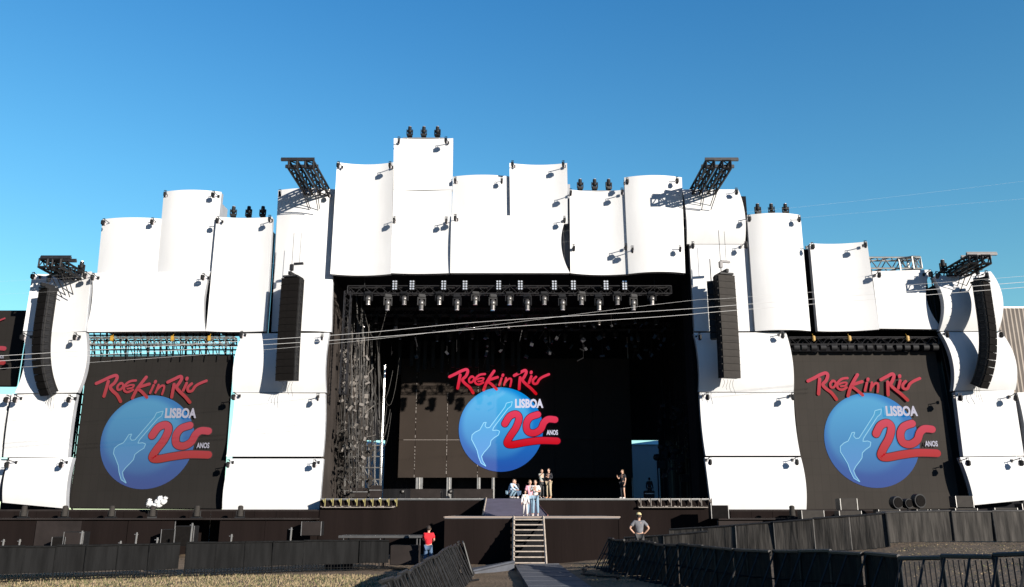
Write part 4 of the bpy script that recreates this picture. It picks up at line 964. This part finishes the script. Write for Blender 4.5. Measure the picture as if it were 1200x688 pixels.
# low structures near the red shirt
th = thing('work_platform', 'low work platform with a pale top behind the dark fence, left of the red shirt', 'platform', P(448, 628, 38.2)-Vector((0, 0, P(448, 628, 38.2).z)))
zt = P(448, 628.5, 38.2).z; m = MB(); m.box((0, 0, zt), (3.6, 1.4, .10)); m.build('top_board', mat('pale platform top', (.06, .06, .06), .6, noise=.3), th)
for sx in (-1.6, 0, 1.6):
    for sy in (-.6, .6):
        m = MB(); m.bar((sx, sy, 0), (sx, sy, zt-.05), .04, 6); m.build('leg', M_DARKM, th)
m = MB(); m.box((.2, .1, zt*.45), (1.2, .8, zt*.6), bev=.03); tag(m.build('flight_case', M_SKIRT2, None, (P(470, 640, 37.4).x, 37.2, 0)), 'dark flight case under the low work platform', 'case')
m = MB(); m.box((0, 0, .55), (1.1, .7, 1.1), bev=.04); m.box((0, -.36, .8), (1.12, .02, .04)); tag(m.build('flight_case', M_SKIRT2, None, (P(425, 650, 37).x-1.2, 38.0, 0)), 'dark flight case behind the fence at the left end of the work platform', 'case')

# ------------------------------------------------------------------ wires across the view
def wire(label, pts, Y, r):
    c = [P(x, y, Y) for x, y in pts]; m = MB()
    sm = catmull([(p.x, p.y, p.z) for p in c], 8); m.tube(sm, r, 5)
    tag(m.build('overhead_wire', M_WIRE), label, 'wire', 'overhead wires')
wire('upper of the two bright wires crossing in front of the stage', ((-60,421),(0,417),(387,393),(560,377.5),(780,363.7),(862,357.6),(1170,333),(1260,326)), 40, .0105)
wire('lower of the two bright wires crossing in front of the stage', ((-60,427),(0,423),(387,399),(560,385.5),(780,370.7),(862,363.7),(1170,339),(1260,332)), 40, .0105)
wire('thin wire just above the two bright ones', ((-60,436),(0,432),(387,403),(780,355.5),(862,349),(1170,326),(1260,318)), 44, .006)
wire('thin faint wire crossing the upper left panels and the sky at the left edge', ((-60,334),(0,330),(250,315),(480,292),(740,262),(1000,236),(1260,205)), 42, .0018)
wire('thin faint wire crossing the lower part of the central panels', ((-60,350),(0,345),(250,331),(480,307),(740,274),(1000,250),(1260,228)), 42, .0018)

# ------------------------------------------------------------------ corrugated building at far right
a = P(1166, 361, 62); th = thing('corrugated_building', 'beige corrugated building behind the far right panels', 'building', (a.x, 62, 0)); m = MB()
n = 60; top = a.z
for i in range(n):
    x0 = i*.16; d0, d1 = (0 if i % 2 else .1), (.1 if i % 2 else 0); sh = lambda z: -(top-z)*0
    m.face(((x0, d0, 6), (x0+.16, d1, 6), (x0+.16, d1, top), (x0, d0, top)))
m.build('wall', mat('beige corrugated sheet', (.26, .225, .19), .7, noise=.15, nscale=1), th)
m = MB(); m.box((4.8, 2, top+.05), (9.8, 4, .1)); m.build('roof', M_STEEL, th)
m = MB()
for x in (.3, 3, 6, 9): m.bar((x, .5, 0), (x, .5, 6.2), .12, 6)
m.build('column', M_STEEL, th)

# ------------------------------------------------------------------ people
def person(label, loc, rz, H, top, bottom, hair=M_HAIR, pose=None, top_sl='short', shorts=False, hat=None, shoe=M_SHOE, child=False):
    s = H/1.75; th = thing('person', label, 'person', loc, rz)
    J = dict(pel=(0, 0, .95), wai=(0, 0, 1.10), che=(0, -.01, 1.32), nek=(0, 0, 1.48), hd=(0, -.01, 1.60),
             shL=(.17, 0, 1.43), elL=(.23, .02, 1.16), wrL=(.25, -.08, .92), haL=(.25, -.12, .84),
             shR=(-.17, 0, 1.43), elR=(-.23, .02, 1.16), wrR=(-.25, -.08, .92), haR=(-.25, -.12, .84),
             hiL=(.09, 0, .92), knL=(.11, -.03, .50), anL=(.12, .02, .09), toL=(.13, -.14, .035),
             hiR=(-.09, 0, .92), knR=(-.11, -.03, .50), anR=(-.12, .02, .09), toR=(-.13, -.14, .035))
    J.update(pose or {})
    J = {k: Vector(v)*s for k, v in J.items()}
    RAD = dict(pel=(.135, .10), wai=(.125, .09), che=(.15, .105), nek=(.055, .055), hd=(.05, .05), hiL=(.085, .085), knL=(.058, .058), anL=(.038, .038), toL=(.035, .03),
               shL=(.06, .06), elL=(.04, .04), wrL=(.028, .028), haL=(.03, .03))
    for k in list(RAD):
        if k.endswith('L'): RAD[k[:-1]+'R'] = RAD[k]
    def skin(name, joints, edges, mt, root, g=0, scale=1, ex=None):
        me = bpy.data.meshes.new(name); me.from_pydata([J[j] if not (ex and j in ex) else ex[j]*s for j in joints], [(joints.index(a), joints.index(b)) for a, b in edges], [])
        o = bpy.data.objects.new(name, me); COL.objects.link(o); o.parent = th; me.materials.append(mt)
        md = o.modifiers.new('skin', 'SKIN'); md.use_smooth_shade = True
        if not me.skin_vertices: 
            bm_ = bmesh.new(); bm_.from_mesh(me); bm_.verts.layers.skin.verify(); bm_.to_mesh(me); bm_.free()
        for i, j in enumerate(joints):
            r = RAD.get(j, (.04, .04)); me.skin_vertices[0].data[i].radius = ((r[0]*scale+g)*s, (r[1]*scale+g)*s); me.skin_vertices[0].data[i].use_root = (j == root)
        sb = o.modifiers.new('sub', 'SUBSURF'); sb.levels = 1; sb.render_levels = 1
        bpy.context.view_layer.update()
        me2 = bpy.data.meshes.new_from_object(o.evaluated_get(bpy.context.evaluated_depsgraph_get())); o.modifiers.clear(); o.data = me2; bpy.data.meshes.remove(me)
        for p in me2.polygons: p.use_smooth = True
        return o
    jn = list(J); E = [('pel', 'wai'), ('wai', 'che'), ('che', 'nek'), ('nek', 'hd')]
    for q in 'LR': E += [('che', 'sh'+q), ('sh'+q, 'el'+q), ('el'+q, 'wr'+q), ('wr'+q, 'ha'+q), ('pel', 'hi'+q), ('hi'+q, 'kn'+q), ('kn'+q, 'an'+q), ('an'+q, 'to'+q)]
    body = skin('body', jn, E, M_SKIN, 'pel')
    # head and fingers are welded into the body mesh
    bm_ = bmesh.new(); bm_.from_mesh(body.data); mm = MB(); mm.bm.free(); mm.bm = bm_
    hc = J['hd']+Vector((0, -.01, .03))*s
    mm.ball(hc, (.155*s, .19*s, .235*s)); mm.ball(hc+Vector((0, -.095, -.01))*s, (.03*s, .04*s, .05*s), u=8, v=6)
    for q in (-1, 1): mm.ball(hc+Vector((q*.08, 0, 0))*s, (.02*s, .04*s, .06*s), u=8, v=6)
    for q in 'LR':
        d = (J['ha'+q]-J['wr'+q]).normalized(); sd_ = Vector((0, 1, 0)).cross(d); sd_ = sd_.normalized() if sd_.length > .1 else Vector((1, 0, 0)); fw = d.cross(sd_).normalized()
        for k, ln in enumerate((.07, .085, .08, .06)):
            b0 = J['ha'+q]+fw*(k-1.5)*.019*s; k1 = b0+d*ln*.6*s; mm.bar(b0, k1, .009*s, 6, .008*s); mm.bar(k1, k1+d*ln*.5*s+sd_*.012*s, .008*s, 6, .006*s)
        mm.bar(J['wr'+q]+fw*.02*s, J['wr'+q]+fw*.05*s+d*.07*s, .011*s, 6, .008*s)
    mm.mi = 1
    for q in (-1, 1): mm.ball(hc+Vector((q*.032, -.083, .012))*s, (.024*s, .016*s, .014*s), u=8, v=6)
    mm.mi = 2; mm.ball(hc+Vector((0, -.084, -.055))*s, (.05*s, .018*s, .014*s), u=8, v=6)
    bm_.to_mesh(body.data); bm_.free(); body.data.materials.append(M_EYE); body.data.materials.append(M_LIP)
    # clothes
    tj = ['pel', 'wai', 'che', 'nek2', 'shL', 'mL', 'shR', 'mR']; long_ = top_sl == 'long'
    ex = {'nek2': (J['nek']/s-Vector((0, 0, .02)))}
    for q in 'LR': ex['m'+q] = (J['wr'+q] if long_ else J['sh'+q].lerp(J['el'+q], .75))/s
    RAD['nek2'] = (.065, .06); RAD['mL'] = RAD['mR'] = (.034, .034) if long_ else (.055, .055)
    te = [('pel', 'wai'), ('wai', 'che'), ('che', 'nek2'), ('che', 'shL'), ('che', 'shR')]
    if long_:
        tj += ['elL', 'elR']; te += [('shL', 'elL'), ('elL', 'mL'), ('shR', 'elR'), ('elR', 'mR')]
    else: te += [('shL', 'mL'), ('shR', 'mR')]
    skin('shirt', tj, te, top, 'che', g=.018, ex=ex)
    bj = ['pel', 'hiL', 'hiR', 'kL', 'kR']; be = [('pel', 'hiL'), ('pel', 'hiR')]; ex = {}
    for q in 'LR': ex['k'+q] = (J['hi'+q].lerp(J['kn'+q], .75))/s if shorts else J['kn'+q]/s
    RAD['kL'] = RAD['kR'] = (.062, .062); be += [('hiL', 'kL'), ('hiR', 'kR')]
    if not shorts:
        for q in 'LR': ex['a'+q] = (J['an'+q]/s)+Vector((0, 0, .03)); RAD['a'+q] = (.05, .05); bj.append('a'+q); be.append(('k'+q, 'a'+q))
    skin('shorts' if shorts else 'trousers', bj, be, bottom, 'pel', g=.014, ex=ex)
    m = MB(); m.ball(hc+Vector((0, .022, .03))*s, (.178*s, .19*s, .22*s)); 
    if hair is M_HAIRB: m.ball(hc+Vector((0, .07, -.07))*s, (.14*s, .09*s, .24*s))
    bmesh.ops.delete(m.bm, geom=[v for v in m.bm.verts if v.co.y < hc.y-.055*s and v.co.z < hc.z+.06*s], context='VERTS'); m.build('hair', hair, th)
    if hat:
        m = MB(); m.ball(hc+Vector((0, 0, .07))*s, (.2*s, .22*s, .17*s)); m.cyl(hc+Vector((0, -.12, .06))*s, .08*s, .015*s); m.build('cap', hat, th)
    for q in 'LR':
        a, t = J['an'+q], J['to'+q]; m = MB(); d = t-a; d.z = 0; yaw = math.atan2(d.y, d.x) if d.length > .01 else -math.pi/2
        m.ball(Vector(((a.x+t.x)/2, (a.y+t.y)/2, min(a.z, t.z)+.02*s)), (.27*s, .095*s, .10*s), Matrix.Rotation(yaw, 3, 'Z')); m.build('shoe', shoe, th)
    return th
arms_fold = dict(elL=(.24, .0, 1.18), wrL=(.10, -.20, 1.20), haL=(.02, -.22, 1.24), elR=(-.24, 0, 1.18), wrR=(-.10, -.20, 1.24), haR=(-.02, -.22, 1.28))
hips = dict(elL=(.36, .05, 1.20), wrL=(.20, -.02, 1.02), haL=(.14, -.06, 1.00), elR=(-.36, .05, 1.20), wrR=(-.20, -.02, 1.02), haR=(-.14, -.06, 1.00))
carry = dict(elL=(.25, -.05, 1.18), wrL=(.05, -.26, 1.15), haL=(-.03, -.27, 1.15), elR=(-.25, -.05, 1.18), wrR=(-.05, -.26, 1.08), haR=(.03, -.27, 1.08))
step = dict(knL=(.10, -.12, .50), anL=(.11, -.14, .09), toL=(.12, -.30, .035), knR=(-.10, .02, .50), anR=(-.11, .14, .10), toR=(-.12, -.02, .035))
reach = dict(elR=(-.26, -.12, 1.30), wrR=(-.22, -.34, 1.42), haR=(-.21, -.40, 1.46))
def at_floor(px, Y, z): return (P(px, 590, Y).x, Y, z)
white = cloth('white shirt', (.75, .72, .70)); pink = cloth('pink shirt', (.75, .35, .42)); jeans = cloth('light jeans', (.22, .33, .42)); grey = cloth('grey shirt', (.16, .16, .17))
blackc = cloth('black clothing', (.02, .02, .025)); khaki = cloth('khaki trousers', (.45, .36, .24)); red = cloth('red shirt', (.62, .02, .03)); bluej = cloth('blue jeans', (.07, .12, .20)); sky_ = cloth('pale blue shirt', (.45, .58, .72)); dgrey = cloth('dark grey trousers', (.05, .05, .05))
person('short person in white shirt and pale trousers standing at the top of the stairs', at_floor(615.5, 41.5, ZT), R(5), 1.22, white, cloth('pale trousers', (.6, .55, .52)), top_sl='long', pose=step)
person('person in pink shirt and light jeans in the group on the thrust stage', at_floor(621, 43.2, ZT), R(20), 1.78, pink, jeans, hair=M_HAIRB, top_sl='short')
person('person in white shirt and jeans with folded arms above the stairs', at_floor(627.5, 42.4, ZT), R(-15), 1.76, white, jeans, top_sl='short', pose=arms_fold)
person('person in grey shirt at the edge of the main deck, arms raised to the face', at_floor(635, 50.8, ZD), R(30), 1.72, cloth('grey green shirt', (.33, .34, .30)), dgrey, pose=reach)
person('person in black shirt and khaki trousers at the edge of the main deck', at_floor(643.5, 50.6, ZD), R(-35), 1.75, blackc, khaki, top_sl='long', pose=arms_fold, shoe=mat('tan boots', (.4, .22, .12), .7))
person('person in black shirt and shorts standing alone on the right of the main deck', at_floor(730.5, 51.5, ZD), R(-50), 1.72, blackc, blackc, shorts=True, hair=M_HAIRB, pose=dict(elR=(-.2, -.14, 1.2), wrR=(-.14, -.3, 1.28), haR=(-.12, -.34, 1.34)))
person('dark silhouetted person in the right rear opening of the stage', at_floor(762, 64, ZD), R(160), 1.72, blackc, dgrey, top_sl='long')
cr = dict(pel=(0, .12, .36), wai=(0, .04, .50), che=(0, -.10, .68), nek=(0, -.16, .82), hd=(0, -.20, .93), shL=(.17, -.13, .78), shR=(-.17, -.13, .78), elL=(.24, -.28, .56), elR=(-.24, -.28, .56),
          wrL=(.12, -.44, .48), wrR=(-.12, -.44, .48), haL=(.06, -.50, .46), haR=(-.06, -.50, .46), hiL=(.09, .10, .34), hiR=(-.09, .10, .34), knL=(.16, -.30, .46), knR=(-.16, -.30, .46), anL=(.14, -.04, .09), anR=(-.14, -.04, .09), toL=(.14, -.2, .035), toR=(-.14, -.2, .035))
person('crouching person in pale blue shirt and jeans at the top of the ramp', at_floor(598.5, 50.2, ZD), R(55), 1.80, sky_, jeans, pose=cr, top_sl='long')
person('crouching person in dark clothes beside the one in pale blue', at_floor(605.5, 50.6, ZD), R(-30), 1.80, blackc, bluej, pose=cr, top_sl='long')
person('person in a bright red shirt and jeans seen from behind, left of the thrust stage', (P(502, 640, 36.2).x, 36.2, 0), R(180), 1.82, red, bluej, pose=dict(elL=(.22, -.08, 1.2), wrL=(.12, -.26, 1.12), haL=(.06, -.3, 1.12), elR=(-.22, -.08, 1.2), wrR=(-.12, -.26, 1.12), haR=(-.06, -.3, 1.12)))
gp = P(748.5, 600, 32.6)
th = thing('barrier_step', 'low wooden step behind the right barrier, under the person in the cap', 'step', (gp.x, 32.6, gz(gp.x, 32.6)))
sh = gp.z-1.80-gz(gp.x, 32.6)
m = MB(); m.box((0, 0, sh-.03), (1.1, .8, .06)); m.build('top_board', M_SKIRT2, th); m = MB()
for q in ((-.5, -.35), (.5, -.35), (-.5, .35), (.5, .35)): m.bar((*q, 0), (*q, sh-.05), .04)
m.build('leg', M_DARKM, th)
person('person in grey shirt and pale yellow cap behind the right foreground barrier', (gp.x, 32.6, gp.z-1.80), R(172), 1.76, grey, dgrey, hat=cloth('pale cap', (.62, .50, .25)), pose=hips)
